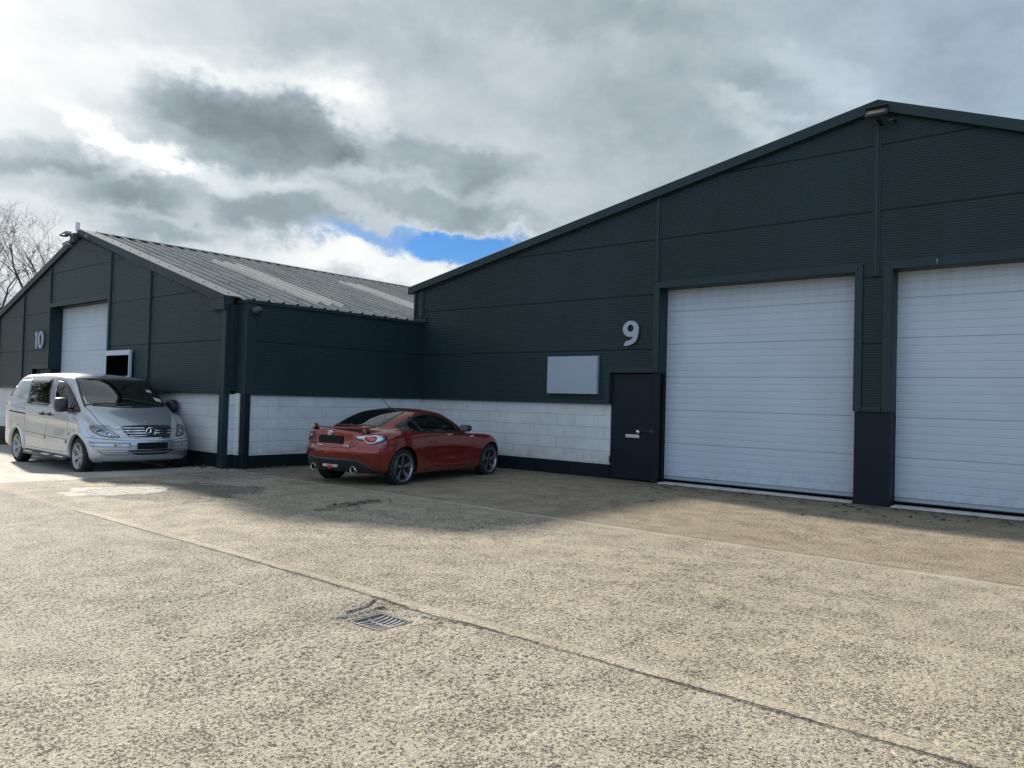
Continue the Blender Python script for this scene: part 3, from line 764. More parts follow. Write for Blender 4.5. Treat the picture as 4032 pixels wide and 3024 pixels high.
# dome camera
dc = empty('dome_camera', (-13.135, 7.95, 3.01)); tag(dc, 'small grey dome camera high on the low green side wall corner', 'camera')
MB().lathe([(0, .0), (0, .075), (.05, .085), (.07, .085)], (0, 0, 0), 'x', 24).build('mount', M['steel'], dc)
MB().lathe([(.07, .083), (.11, .078), (.145, .05), (.16, .0)], (0, 0, -.008), 'x', 24).build('dome', mat('smoked_dome', (.03, .035, .045), .08), dc)
# gully grate
gz = GZ(-3.865, 3.32)
dg = empty('drain_grate', (-3.865, 3.32, gz + .004), RAD(1)); tag(dg, 'worn square iron drain grate sunk beside the slab joint', 'drain')
mb = MB(); a, c = .15, .14; t = .014
mb.box(-a, a, -c, -c + t, -.03, 0); mb.box(-a, a, c - t, c, -.03, 0); mb.box(-a, -a + t, -c + t, c - t, -.03, 0); mb.box(a - t, a, -c + t, c - t, -.03, 0)
mb.build('frame', M['iron'], dg, bevel=.002)
def dish(u, v): return -.006 - .016 * (1 - (u / .136) ** 2) * (1 - (v / .126) ** 2)
mb = MB()
for k in range(8):
    u = -.136 + .272 * k / 7
    for i in range(8):
        v0 = -.126 + .252 * i / 8; v1 = -.126 + .252 * (i + 1) / 8; h = .0085
        q = [(u - h, v0), (u + h, v0), (u + h, v1), (u - h, v1)]
        mb.prism([(*p, dish(*p)) for p in q], (0, 0, -.02))
for i in range(8):
    u0 = -.136 + .272 * i / 8; u1 = -.136 + .272 * (i + 1) / 8; h = .010
    mb.prism([(u0, -h, dish(u0, 0) + .001), (u1, -h, dish(u1, 0) + .001), (u1, h, dish(u1, 0) + .001), (u0, h, dish(u0, 0) + .001)], (0, 0, -.02))
mb.build('bars', M['iron'], dg)
# =================================================================== vehicles
def paint(name, col, metal, rough, flake=.04):
    m, b, p, co = new_mat(name)
    n = b.noise(co, 900., 2, .5); d = b.noise(co, 2.2, 5, .65); z = b.xyz(co)[2]
    v = b.ss(n, .3, .7, 1 - flake, 1 + flake)
    c = b.mix(1., col, b.comb(v, v, v), 'MULTIPLY')
    # road dirt thrown up the lower body
    dirt = b.m('MULTIPLY', b.ss(z, .62, .20), b.ss(d, .35, .7))
    c = b.mix(b.m('MULTIPLY', dirt, .22), c, (.16, .145, .125))
    b.L.new(c, p.inputs['Base Color']); p.inputs['Metallic'].default_value = metal
    b.L.new(b.ss(dirt, 0., 1., rough, .42, 'LINEAR'), p.inputs['Roughness'])
    b.L.new(b.ss(dirt, 0., 1., 1., .5, 'LINEAR'), p.inputs['Coat Weight']); p.inputs['Coat Roughness'].default_value = .04
    return m
M['red'] = paint('orange_red_paint', (.215, .019, .009), .45, .20)
M['silver'] = paint('silver_paint', (.44, .465, .50), .72, .32)
M['well'] = mat('wheel_well_liner', (.006, .006, .006), .9, 0, .2)
M['cabin'] = mat('cabin_trim', (.018, .018, .02), .75, var=.2)
M['tyre'] = mat('tyre_rubber', (.016, .016, .016), .75, 0, .3, var=.2, vscale=12)
M['alloy'] = mat('machined_alloy', (.27, .28, .29), .32, .85, var=.1, vscale=9)
M['alloy_dark'] = mat('dark_alloy', (.03, .03, .033), .4, .5)
M['alloy_silver'] = mat('dusty_silver_alloy', (.36, .36, .36), .42, .6, var=.15, vscale=9)
M['glass'] = glass('clear_car_glass', (.90, .97, .95), 1.)
M['glass_dark'] = glass('privacy_glass', (.5, .55, .55), .10)
M['glass_screen'] = glass('windscreen_glass', (.62, .70, .72), .75, 2.3)
M['lens'] = glass('clear_lamp_lens', (.95, .97, 1.), .95)
M['lamp_red'] = mat('red_lamp_lens', (.42, .02, .02), .12, 0, .6, coat=1)
M['lamp_amber'] = mat('amber_lamp', (.45, .16, .06), .2, 0, .6, coat=1)
M['lamp_clear'] = mat('lamp_reflector', (.52, .55, .60), .22, .75)
M['gloss_black'] = mat('gloss_black', (.004, .005, .006), .12, 0, .35)
M['disc'] = mat('brake_disc', (.12, .11, .10), .4, .7)
M['seam'] = mat('panel_shut_line', (.012, .012, .013), .8, 0, .2)
M['mirror'] = mat('mirror_glass', (.8, .82, .85), .02, 1.)
M['plate'] = mat('black_number_plate', (.004, .004, .004), .5, 0, .2)

def pchip(pts):
    x = np.array([p[0] for p in pts], float); y = np.array([p[1] for p in pts], float)
    if x[0] > x[-1]: x = x[::-1]; y = y[::-1]
    h = np.diff(x); d = np.diff(y) / h; n = len(x); m = np.zeros(n)
    for i in range(1, n - 1):
        if d[i - 1] * d[i] > 0:
            w1 = 2 * h[i] + h[i - 1]; w2 = h[i] + 2 * h[i - 1]; m[i] = (w1 + w2) / (w1 / d[i - 1] + w2 / d[i])
    m[0] = d[0]; m[-1] = d[-1]
    def f(q):
        q = min(max(q, x[0]), x[-1]); i = min(max(int(np.searchsorted(x, q)) - 1, 0), n - 2)
        t = (q - x[i]) / h[i]
        return float((2 * t**3 - 3 * t**2 + 1) * y[i] + (t**3 - 2 * t**2 + t) * h[i] * m[i] + (-2 * t**3 + 3 * t**2) * y[i + 1] + (t**3 - t**2) * h[i] * m[i + 1])
    return f

def crom(P, k):
    """centripetal Catmull-Rom through 2D points, k samples per segment"""
    P = [np.array(p, float) for p in P]
    E = [2 * P[0] - P[1]] + P + [2 * P[-1] - P[-2]]
    out = []
    for i in range(1, len(E) - 2):
        p0, p1, p2, p3 = E[i - 1:i + 3]
        t0 = 0; t1 = t0 + max(np.linalg.norm(p1 - p0), 1e-6) ** .5; t2 = t1 + max(np.linalg.norm(p2 - p1), 1e-6) ** .5; t3 = t2 + max(np.linalg.norm(p3 - p2), 1e-6) ** .5
        for j in range(k):
            t = t1 + (t2 - t1) * j / k
            a1 = (t1 - t) / (t1 - t0) * p0 + (t - t0) / (t1 - t0) * p1; a2 = (t2 - t) / (t2 - t1) * p1 + (t - t1) / (t2 - t1) * p2; a3 = (t3 - t) / (t3 - t2) * p2 + (t - t2) / (t3 - t2) * p3
            b1 = (t2 - t) / (t2 - t0) * a1 + (t - t0) / (t2 - t0) * a2; b2 = (t3 - t) / (t3 - t1) * a2 + (t - t1) / (t3 - t1) * a3
            out.append((t2 - t) / (t2 - t1) * b1 + (t - t1) / (t2 - t1) * b2)
    out.append(P[-1])
    return out

def body_mesh(section, x0, x1, nst, warp, seg=7, cap=.05, shrink=None):
    """loft closed rings from x0 (tail) to x1 (nose); rounded end caps; warp(x,y,z)->x,y,z"""
    rings = []
    xs = list(np.linspace(x0, x1, nst))
    def ring(x, s=1.0, xo=None):
        half = crom(section(x), seg)
        zc = (half[0][1] + half[-1][1]) / 2
        pts = [(xo if xo is not None else x, p[0] * s, zc + (p[1] - zc) * s) for p in half]
        pts += [(q[0], -q[1], q[2]) for q in pts[-2:0:-1]]
        return [warp(*p) for p in pts]
    caps = [(0.97, .35), (.90, .68), (.78, .88), (.55, .97), (.25, 1.0), (.03, 1.0)]
    for s, d in caps[::-1]: rings.append(ring(x0, s, x0 - cap * d))
    for x in xs: rings.append(ring(x))
    for s, d in caps: rings.append(ring(x1, s, x1 + cap * d))
    n = len(rings[0]); k = len(rings)
    vs = [p for r in rings for p in r]
    fs = [(i * n + j, i * n + (j + 1) % n, (i + 1) * n + (j + 1) % n, (i + 1) * n + j) for i in range(k - 1) for j in range(n)]
    fs += [tuple(range(n - 1, -1, -1)), tuple((k - 1) * n + j for j in range(n))]
    me = bpy.data.meshes.new('shell'); me.from_pydata(vs, [], fs)
    bm = bmesh.new(); bm.from_mesh(me); bmesh.ops.recalc_face_normals(bm, faces=bm.faces); bm.to_mesh(me); bm.free()
    return me

class Shell:
    """the smooth uncut body: ray casting for patches and normals for the cut one"""
    def __init__(s, me):
        s.me = me; bm = bmesh.new(); bm.from_mesh(me); s.bvh = BVHTree.FromBMesh(bm)
        s.vn = [v.normal.copy() for v in bm.verts]; s.vc = [v.co.copy() for v in bm.verts]; s.fv = [[v.index for v in f.verts] for f in bm.faces]
        bm.free()
    def normal(s, p):
        loc, n, i, d = s.bvh.find_nearest(p)
        acc = Vector((0, 0, 0))
        for vi in s.fv[i]:
            w = 1 / ((s.vc[vi] - loc).length + 1e-4); acc += s.vn[vi] * w
        return acc.normalized(), n, d
    def cast(s, org, d):
        loc, n, i, dist = s.bvh.ray_cast(Vector(org), Vector(d))
        return loc, n
    def proj(s, axis, u, v):
        if axis == 'right': o, d = (u, -3, v), (0, 1, 0)
        elif axis == 'left': o, d = (u, 3, v), (0, -1, 0)
        elif axis == 'rear': o, d = (-8, u, v), (1, 0, 0)
        elif axis == 'front': o, d = (4, u, v), (-1, 0, 0)
        elif axis == 'top': o, d = (u, v, 4), (0, 0, -1)
        elif axis == 'frontup': o, d = (u * 0 + 4, u, v), (-1, 0, 0)
        elif isinstance(axis, tuple): o = Vector(axis[1]) + Vector(axis[2]) * u + Vector(axis[3]) * v; d = axis[0]
        loc, n = s.cast(o, d)
        return loc, Vector(d)

def rounded(poly, r=.02, k=4):
    """round the corners of a 2D polygon"""
    out = []; n = len(poly)
    for i in range(n):
        p0, p1, p2 = (Vector(poly[i - 1]), Vector(poly[i]), Vector(poly[(i + 1) % n]))
        a = (p0 - p1); b = (p2 - p1); rr = min(r, a.length * .45, b.length * .45)
        A = p1 + a.normalized() * rr; B = p1 + b.normalized() * rr
        for j in range(k + 1):
            t = j / k; out.append((A * (1 - t) ** 2 + p1 * 2 * t * (1 - t) + B * t * t)[:])
    return out

def spline_poly(P, k=6):
    n = len(P); out = []
    for i in range(n):
        seg = crom([P[i - 1], P[i], P[(i + 1) % n], P[(i + 2) % n]], k)
        out += [tuple(q) for q in seg[k:2 * k]]
    return out

def densify(poly, step):
    out = []; n = len(poly)
    for i in range(n):
        a, b = poly[i], poly[(i + 1) % n]; L = math.hypot(b[0] - a[0], b[1] - a[1]); k = max(1, int(L / step))
        out += [(a[0] + (b[0] - a[0]) * j / k, a[1] + (b[1] - a[1]) * j / k) for j in range(k)]
    return out

def inside(poly, x, y):
    c = False; n = len(poly)
    for i in range(n):
        x1, y1 = poly[i]; x2, y2 = poly[i - 1]
        if (y1 > y) != (y2 > y) and x < (x2 - x1) * (y - y1) / (y2 - y1) + x1: c = not c
    return c

def patch(sh, name, poly, axis, off, m, parent, step=.03, skirt=.012, holes=None, smooth=True, flat=False):
    """a piece of skin that follows the body inside a 2D outline, lifted by off, with a turned-in edge"""
    P = densify(poly, step)
    xs = [p[0] for p in P]; ys = [p[1] for p in P]
    pts = list(P)
    gx = np.arange(min(xs) + step / 2, max(xs), step); gy = np.arange(min(ys) + step / 2, max(ys), step)
    Pv = [Vector(p) for p in P]
    for a in gx:
        for b in gy:
            if inside(P, a, b) and min((Vector((a, b)) - q).length for q in Pv) > step * .45: pts.append((a, b))
    n = len(P)
    V, E, F, *_ = delaunay_2d_cdt([Vector(p) for p in pts], [(i, (i + 1) % n) for i in range(n)], [], 1, 1e-6)
    co = []; ok = []; last = None
    for v in V:
        loc, d = sh.proj(axis, v[0], v[1])
        if loc is None: co.append(None); ok.append(False); continue
        nn, _, _ = sh.normal(loc)
        if nn.dot(d) > 0: nn = -nn
        co.append(loc + nn * off); ok.append(True)
    idx = {}; vs = []
    for i, c in enumerate(co):
        if ok[i]: idx[i] = len(vs); vs.append(c)
    fs = [tuple(idx[i] for i in f) for f in F if all(ok[i] for i in f)]
    cnt = {}
    for f in fs:
        for i in range(len(f)):
            e = (f[i], f[(i + 1) % len(f)]); cnt[e] = cnt.get(e, 0) + 1
    border = [e for e in cnt if (e[1], e[0]) not in cnt]
    low = {}
    if skirt:
        for a, b in border:
            for i in (a, b):
                if i not in low:
                    nn, _, _ = sh.normal(vs[i]); low[i] = len(vs); vs.append(vs[i] - nn * (skirt + off))
        for a, b in border: fs.append((b, a, low[a], low[b]))
    nf = len(fs) - (len(border) if skirt else 0)
    me = bpy.data.meshes.new(name); me.from_pydata(vs, [], fs); me.materials.append(m)
    me.polygons.foreach_set('use_smooth', [smooth and i < nf for i in range(len(fs))])
    bm = bmesh.new(); bm.from_mesh(me)
    ctr = Vector((-1.3, 0, .6))
    s0 = sum(f.normal.dot(f.calc_center_median() - ctr) for f in bm.faces)
    if s0 < 0: bmesh.ops.reverse_faces(bm, faces=bm.faces)
    bm.to_mesh(me); bm.free()
    return obj(name, me, parent)

def ribbon(sh, pts, axis, w, off):
    """strip that follows the body along a 2D polyline; returns verts, faces"""
    P = []
    for a, b in zip(pts[:-1], pts[1:]):
        L = math.hypot(b[0] - a[0], b[1] - a[1]); k = max(1, int(L / .03))
        P += [(a[0] + (b[0] - a[0]) * j / k, a[1] + (b[1] - a[1]) * j / k) for j in range(k)]
    P.append(pts[-1]); vs = []; fs = []
    for i, p in enumerate(P):
        q0 = P[max(i - 1, 0)]; q1 = P[min(i + 1, len(P) - 1)]; t = Vector((q1[0] - q0[0], q1[1] - q0[1])).normalized(); nn = Vector((-t[1], t[0])) * w / 2
        pair = []
        for s in (1, -1):
            loc, d = sh.proj(axis, p[0] + nn[0] * s, p[1] + nn[1] * s)
            if loc is None: pair = None; break
            nr, _, _ = sh.normal(loc)
            if nr.dot(d) > 0: nr = -nr
            pair.append(loc + nr * off)
        if pair is None:
            continue
        vs += pair
        if len(vs) >= 4: n = len(vs); fs.append((n - 4, n - 3, n - 1, n - 2))
    return vs, fs

def seams(sh, name, lines, m, parent, w=.007, off=.0012):
    mb = MB()
    for axis, pts in lines:
        vs, fs = ribbon(sh, pts, axis, w, off)
        if fs: mb.add(vs, fs)
    return mb.build(name, m, parent)

def cut_body(me, mats, cutters, sh, parent, name):
    """cut wheel wells, cabin and windows out of the shell; keep the smooth normals of the skin"""
    o = obj(name, me.copy()); o.data.name = name
    for m in mats: o.data.materials.append(m)
    tmp = []
    for cm in cutters:
        c = obj('cutter', cm); tmp.append(c)
        md = o.modifiers.new('b', 'BOOLEAN'); md.operation = 'DIFFERENCE'; md.solver = 'EXACT'; md.object = c; md.material_mode = 'INDEX'
    dg = bpy.context.evaluated_depsgraph_get()
    new = bpy.data.meshes.new_from_object(o.evaluated_get(dg))
    old = o.data; o.modifiers.clear(); o.data = new; new.name = name
    for c in tmp: bpy.data.objects.remove(c)
    nor = []
    new.polygons.foreach_set('use_smooth', [True] * len(new.polygons))
    cache = {}
    for p in new.polygons:
        for li in p.loop_indices:
            vi = new.loops[li].vertex_index
            if p.material_index == 0:
                if vi not in cache: cache[vi] = sh.normal(new.vertices[vi].co)
                nn, fn, d = cache[vi]
                nor.append(nn if d < 2e-3 and nn.dot(p.normal) > .3 else p.normal.copy())
            else: nor.append(p.normal.copy())
    new.normals_split_custom_set([tuple(v) for v in nor])
    o.parent = parent
    return o

def mesh_of(mb, mi=0):
    me = bpy.data.meshes.new('cut'); me.from_pydata(mb.v, [], mb.f)
    bm = bmesh.new(); bm.from_mesh(me); bmesh.ops.recalc_face_normals(bm, faces=bm.faces); bm.to_mesh(me); bm.free()
    for k in range(4): me.materials.append(None)
    me.polygons.foreach_set('material_index', [mi] * len(me.polygons))
    return me

def wheel(name, parent, x, y, z, R, rr, w, side, spokes):
    """side -1: outer face towards -y. R tyre radius, rr rim radius"""
    root = empty(name, (x, y, z), 0, parent)
    s = side; h = w / 2
    prof = [(-h * .80, rr - .005), (-h * .98, rr + .02), (-h, rr + (R - rr) * .55), (-h * .90, R - .022), (-h * .74, R - .004), (-h * .45, R), (0, R + .001), (h * .45, R), (h * .74, R - .004), (h * .90, R - .022), (h, rr + (R - rr) * .55), (h * .98, rr + .02), (h * .80, rr - .005)]
    mb = MB().lathe(prof, (0, 0, 0), 'y', 56)
    t = mb.build('tyre', M['tyre'], root)
    mb = MB()
    for a in (-h * .42, -h * .14, h * .14, h * .42): mb.lathe([(a - .005, R + .0015), (a + .005, R + .0015)], (0, 0, 0), 'y', 56)
    mb.build('tread_groove', M['void'], root)
    f = s * h
    rim = MB()
    rim.lathe([(f * .82, rr - .002), (f * .97, rr + .014), (f * .99, rr + .010), (f * .96, rr - .004), (f * .80, rr - .014), (f * .1, rr - .03), (-f * .8, rr - .012)], (0, 0, 0), 'y', 56)
    r_ = rim.build('rim', spokes['lip'], root)
    MB().lathe([(f * .02, 0), (f * .02, rr - .02)], (0, 0, 0), 'y', 40).build('wheel_backing', M['void'], root)
    MB().lathe([(f * .16, .03), (f * .20, .05), (f * .20, rr * .70), (f * .08, rr * .70)], (0, 0, 0), 'y', 40).build('brake_disc', M['disc'], root)
    sp = MB(); N = spokes['n']
    for k in range(N):
        a0 = 2 * math.pi * k / N + spokes['phase']
        for da, wi, wo in spokes['bars']:
            a = a0 + da[0]; b = a0 + da[1]
            def P(r, ang, off, dep): return (r * math.cos(ang) - off * math.sin(ang), dep, r * math.sin(ang) + off * math.cos(ang))
            r0, r1 = spokes['r0'], rr - .006
            prev = None
            rows = []
            for t_ in (0, .35, .75, 1.0):
                r = r0 + (r1 - r0) * t_; ang = a + (b - a) * t_; wd = (wi + (wo - wi) * t_) / 2
                dep = f * (.62 + .28 * t_ - .10 * math.sin(math.pi * t_)) if spokes.get('dish', 1) else f * .9
                rows.append([P(r, ang, wd, dep), P(r, ang, -wd, dep), P(r, ang, -wd * 1.15, dep - f * .28), P(r, ang, wd * 1.15, dep - f * .28)])
            for i in range(3):
                A, B = rows[i], rows[i + 1]
                sp.add(A + B, [(0, 1, 5, 4)], 0); sp.add(A + B, [(1, 2, 6, 5), (3, 0, 4, 7)], 1)
    sp.build('spokes', [spokes['face'], spokes['sides']], root)
    hub = MB().lathe([(f * .35, spokes['r0'] + .012), (f * .60, spokes['r0'] + .006), (f * .66, .034), (f * .70, .03), (f * .72, 0)], (0, 0, 0), 'y', 32)
    mb = hub
    for k in range(5):
        a = 2 * math.pi * k / 5 + .3; q = (math.cos(a) * .056, math.sin(a) * .056)
        mb.lathe([(f * .60, .008), (f * .68, .008), (f * .68, 0)], (q[0], 0, q[1]), 'y', 8, 1)
    hub.build('hub', [spokes['sides'], M['steel']], root)
    return root

def cyl_cutter(x, z, r, y0, y1, mi=1, n=56):
    mb = MB(); vs = []
    for y in (y0, y1):
        vs += [(x + r * math.cos(2 * math.pi * j / n), y, z + r * math.sin(2 * math.pi * j / n)) for j in range(n)]
    mb.add(vs, [(j, (j + 1) % n, n + (j + 1) % n, n + j) for j in range(n)] + [tuple(range(n)), tuple(range(2 * n - 1, n - 1, -1))])
    return mesh_of(mb, mi)

def prism_cutter(poly3, d, mi=2):
    return mesh_of(MB().prism(poly3, d), mi)

def arch_lip(sh, name, x, z, r, axis, m, parent, a0=-8, a1=188, w=.03, off=.004, flare=.0):
    """raised lip that follows the body round a wheel opening"""
    mb = MB(); rows = []
    for k in range(41):
        a = RAD(a0 + (a1 - a0) * k / 40); row = []
        for rr, o in ((r - .004, -.05), (r - .004, off), (r + w * .6, off), (r + w, -.004)):
            loc, d = sh.proj(axis, x + max(rr, r + .004) * math.cos(a), z + max(rr, r + .004) * math.sin(a))
            if loc is None: row = None; break
            p = Vector((x + rr * math.cos(a), loc[1], z + rr * math.sin(a))); p += -d * o
            row.append(p)
        rows.append(row)
    for A, B in zip(rows[:-1], rows[1:]):
        if A and B: mb.add(A + B, [(0, 1, 5, 4), (1, 2, 6, 5), (2, 3, 7, 6)], 0, True)
    return mb.build(name, m, parent)

# ------------------------------------------------------------------ red coupe
def coupe():
    root = empty('parked_car', (-10.77, 11.03, -.05), RAD(98.0))
    tag(root, 'low orange red two door coupe with rear spoiler parked nose to the white wall', 'car')
    zt = pchip([(.80, .60), (.72, .655), (.5, .735), (.2, .79), (-.1, .835), (-.4, .885), (-.56, .915), (-.75, 1.02), (-1.0, 1.145), (-1.25, 1.238), (-1.5, 1.275), (-1.75, 1.28), (-2.0, 1.262), (-2.25, 1.212), (-2.5, 1.128), (-2.75, 1.022), (-2.90, .958), (-3.02, .935), (-3.15, .932), (-3.28, .930), (-3.36, .925)])
    zb = pchip([(.80, .30), (.6, .20), (.3, .17), (-.4, .17), (-2.2, .17), (-2.8, .20), (-3.2, .235), (-3.36, .27)])
    Wd = pchip([(.80, .62), (.6, .80), (.35, .865), (0, .885), (-.4, .868), (-.8, .855), (-1.3, .852), (-1.9, .862), (-2.3, .880), (-2.57, .888), (-2.9, .878), (-3.15, .845), (-3.36, .79)])
    zs = pchip([(.80, .53), (.6, .60), (.35, .72), (0, .80), (-.3, .815), (-.7, .83), (-1.2, .845), (-1.8, .87), (-2.2, .90), (-2.57, .915), (-2.9, .905), (-3.15, .885), (-3.36, .86)])
    wsh = pchip([(.80, .58), (.6, .74), (.35, .80), (0, .81), (-.5, .815), (-1.2, .822), (-1.9, .826), (-2.3, .82), (-2.57, .80), (-2.9, .76), (-3.15, .73), (-3.36, .69)])
    wg = pchip([(.80, .50), (.4, .64), (0, .68), (-.5, .72), (-.8, .755), (-1.2, .775), (-1.8, .775), (-2.2, .745), (-2.5, .69), (-2.75, .645), (-2.95, .62), (-3.15, .60), (-3.36, .57)])
    wr = pchip([(.80, .30), (.4, .42), (0, .46), (-.5, .55), (-.75, .60), (-1.0, .595), (-1.25, .57), (-1.5, .555), (-1.75, .55), (-2.0, .54), (-2.25, .525), (-2.5, .51), (-2.75, .50), (-2.95, .47), (-3.36, .42)])
    def sect(x):
        W, T, S, B = Wd(x), zt(x), zs(x), zb(x)
        er = min(1., max(0., (T - S - .06) / .30)) 
        ze = T - (.02 + .035 * er); zg = S + .015 + .02 * er
        zg = min(zg, ze - .003)
        return [(0, B), (W * .55, B), (W * .86, B + .005), (W - .035, B + .055), (W - .012, B + .16), (W, B * .35 + S * .65 - .03), (W - .008, S - .09), (wsh(x), S), (wg(x), zg + .0), (wg(x) * .55 + wr(x) * .45, zg * .5 + ze * .5), (wr(x), ze), (wr(x) * .62, T - .008 - .006 * er), (wr(x) * .3, T - .002), (0, T)]
    def rearprof(z): return float(np.interp(z, [.15, .22, .30, .42, .50, .57, .615, .635, .66, .75, .86, .91, .96], [.16, .11, .07, .035, .01, .0, .002, .02, .04, .055, .045, .02, .0]))
    def warp(x, y, z):
        r = max(0., (-2.62 - x) / .78); f = max(0., (x - .05) / .80)
        W = .86
        nx = x
        if r > 0: nx += min(r, 1.15) * (rearprof(z) - .04 + .30 * (abs(y) / W) ** 2.6)
        if f > 0:
            nx -= f ** 1.3 * (.42 * (abs(y) / W) ** 2.3)
        # flared arches
        for xa, am in ((0., .012), (-2.57, .020)):
            g = math.exp(-((x - xa) / .42) ** 2) * math.exp(-((z - .60) / .24) ** 2)
            if abs(y) > .5: y += math.copysign(am * g, y)
        # waist scoop on the door
        g = math.exp(-((x + 1.25) / .75) ** 2) * math.exp(-((z - .48) / .13) ** 2)
        if abs(y) > .5: y -= math.copysign(.018 * g, y)
        return (nx, y, z)
    me = body_mesh(sect, -3.36, .80, 92, warp, 6, .045)
    sh = Shell(me)
    # cabin void
    def csect(x):
        T = zt(x); a, b = wg(x) - .07, wr(x) - .055
        return [(0, .42), (.4, .42), (.70, .45), (min(a, .72), .80), (a * .5 + b * .5, T * .5 + .40), (b, max(T - .10, .62)), (b * .5, max(T - .055, .63)), (0, max(T - .045, .64))]
    cab = body_mesh(csect, -2.80, -.62, 30, lambda x, y, z: (x, y, z), 3, .04)
    for k in range(4): cab.materials.append(None)
    cab.polygons.foreach_set('material_index', [2] * len(cab.polygons))
    # side glass outline (x, z)
    dlo = [(-2.56, .985), (-2.40, .925), (-2.15, .888), (-1.7, .872), (-1.05, .868), (-.72, .872), (-.80, .92), (-1.0, 1.02), (-1.25, 1.125), (-1.5, 1.185), (-1.75, 1.195), (-2.0, 1.165), (-2.25, 1.095), (-2.45, 1.03)]
    dlo = spline_poly(dlo, 4)
    cx_, cz_ = -1.6, 1.0
    hole = [(cx_ + (p[0] - cx_) * .955, cz_ + (p[1] - cz_) * .84) for p in dlo]
    # rear glass (x, y) seen from above, windscreen likewise
    rg = [(-2.78, .52), (-2.84, .25), (-2.855, 0), (-2.84, -.25), (-2.78, -.52), (-2.5, -.50), (-2.1, -.465), (-2.06, -.2), (-2.05, 0), (-2.06, .2), (-2.1, .465), (-2.5, .50)]
    ws = [(-.60, .62), (-.50, .3), (-.48, 0), (-.50, -.3), (-.60, -.62), (-.95, -.56), (-1.28, -.52), (-1.31, 0), (-1.28, .52), (-.95, .56)]
    def shrink2(poly, k):
        a = sum(p[0] for p in poly) / len(poly); b = sum(p[1] for p in poly) / len(poly)
        return [(a + (p[0] - a) * k, b + (p[1] - b) * k) for p in poly]
    cutters = [cyl_cutter(0, .315, .352, .50, 1.2), cyl_cutter(0, .315, .352, -1.2, -.50), cyl_cutter(-2.57, .315, .356, .50, 1.2), cyl_cutter(-2.57, .315, .356, -1.2, -.50),
               cab, prism_cutter([(p[0], -1.3, p[1]) for p in hole], (0, 2.6, 0)),
               prism_cutter([(p[0], p[1], .74) for p in shrink2(rg, .93)], (0, 0, .8)), prism_cutter([(p[0], p[1], .86) for p in shrink2(ws, .93)], (0, 0, .6))]
    body = cut_body(me, [M['red'], M['well'], M['cabin']], cutters, sh, root, 'body')
    # glazing: black border frit and glass
    def window(name, axis, poly, hole_, m):
        fr = patch(sh, name, poly, axis, .0025, m, root, .05, .006)
        return fr
    def border(name, axis, poly, k, m, off=.004, parent=None, c=None):
        a, b = c if c else (sum(p[0] for p in poly) / len(poly), sum(p[1] for p in poly) / len(poly))
        P = densify(poly, .03); mb = MB(); rows = []
        for p in P:
            row = []
            for s in (1.0, k):
                loc, d = sh.proj(axis, a + (p[0] - a) * s, b + (p[1] - b) * s); 
                if loc is None: row = None; break
                nn, _, _ = sh.normal(loc); row.append(loc + (nn if nn.dot(d) < 0 else -nn) * off)
            rows.append(row)
        n = len(rows)
        for i in range(n):
            A, B = rows[i], rows[(i + 1) % n]
            if A and B: mb.add(A + B, [(0, 1, 3, 2)], 0, True)
        return mb.build(name, m, parent or root)
    for ax in ('right', 'left'):
        g = patch(sh, 'side_window', dlo, ax, .002, M['glass'], root, .05, .004)
        border('window_seal', ax, dlo, .90, M['black'], .0045, g, (-1.6, 1.0))
        # quarter light panel and pillar
        q = [(-2.52, .985), (-2.38, .935), (-2.12, .895), (-1.97, .890), (-2.05, 1.02), (-2.14, 1.115), (-2.28, 1.075), (-2.43, 1.025)]
        patch(sh, 'quarter_panel', q, ax, .0052, M['gloss_black'], g, .04, .004)
        seams(sh, 'pillar', [(ax, [(-2.0, .885), (-2.08, 1.02), (-2.17, 1.13)])], M['black'], g, .07, .0056)
        sg_ = [(-.74, .876), (-.98, .872), (-.99, .935), (-1.0, 1.0), (-.86, .945)]
        patch(sh, 'mirror_sail', sg_, ax, .0052, M['black'], g, .03, .004)
    g = patch(sh, 'rear_window', rg, 'top', .002, M['glass'], root, .05, .004); border('window_seal', 'top', rg, .93, M['black'], .004, g)
    g = patch(sh, 'windscreen', ws, 'top', .002, M['glass'], root, .05, .004); border('window_seal', 'top', ws, .93, M['black'], .004, g)
    # wheels and arch lips
    two = dict(n=5, phase=RAD(90), r0=.050, bars=[((-.13, -.10), .020, .022), ((.13, .10), .020, .022)], face=M['alloy'], sides=M['alloy_dark'], lip=M['alloy'])
    two2 = dict(two); 
    for x in (0., -2.57):
        for s in (-1, 1):
            wl = wheel('wheel', root, x, s * .765, .313, .313, .222, .205, s, two)
            # thin secondary spokes
            mb = MB(); f = s * .1025
            for k in range(5):
                a = RAD(90 + 36) + 2 * math.pi * k / 5
                mb.bar((.05 * math.cos(a), f * .45, .05 * math.sin(a)), (.214 * math.cos(a), f * .70, .214 * math.sin(a)), .012, .02)
            mb.build('thin_spokes', M['alloy_dark'], wl)
    # door seams, lids
    ln = []
    for ax in ('right', 'left'):
        ln += [(ax, [(-.585, .84), (-.60, .60), (-.60, .42), (-.56, .30)]), (ax, [(-.56, .30), (-.75, .275), (-1.6, .29), (-1.78, .31), (-1.93, .45), (-2.0, .62), (-2.02, .88)]),
               (ax, spline_poly([(-2.76, .775), (-2.80, .84), (-2.87, .865), (-2.94, .84), (-2.97, .775), (-2.94, .71), (-2.87, .685), (-2.80, .71)], 3) + [(-2.76, .775)]),
               (ax, [(-2.93, .60), (-3.02, .62), (-3.06, .70)]), (ax, [(.25, .60), (.30, .66)])]
    ln += [('rear', [(-.56, .90), (-.545, .84), (-.50, .70), (-.42, .648), (0, .640), (.42, .648), (.50, .70), (.545, .84), (.56, .90)])]
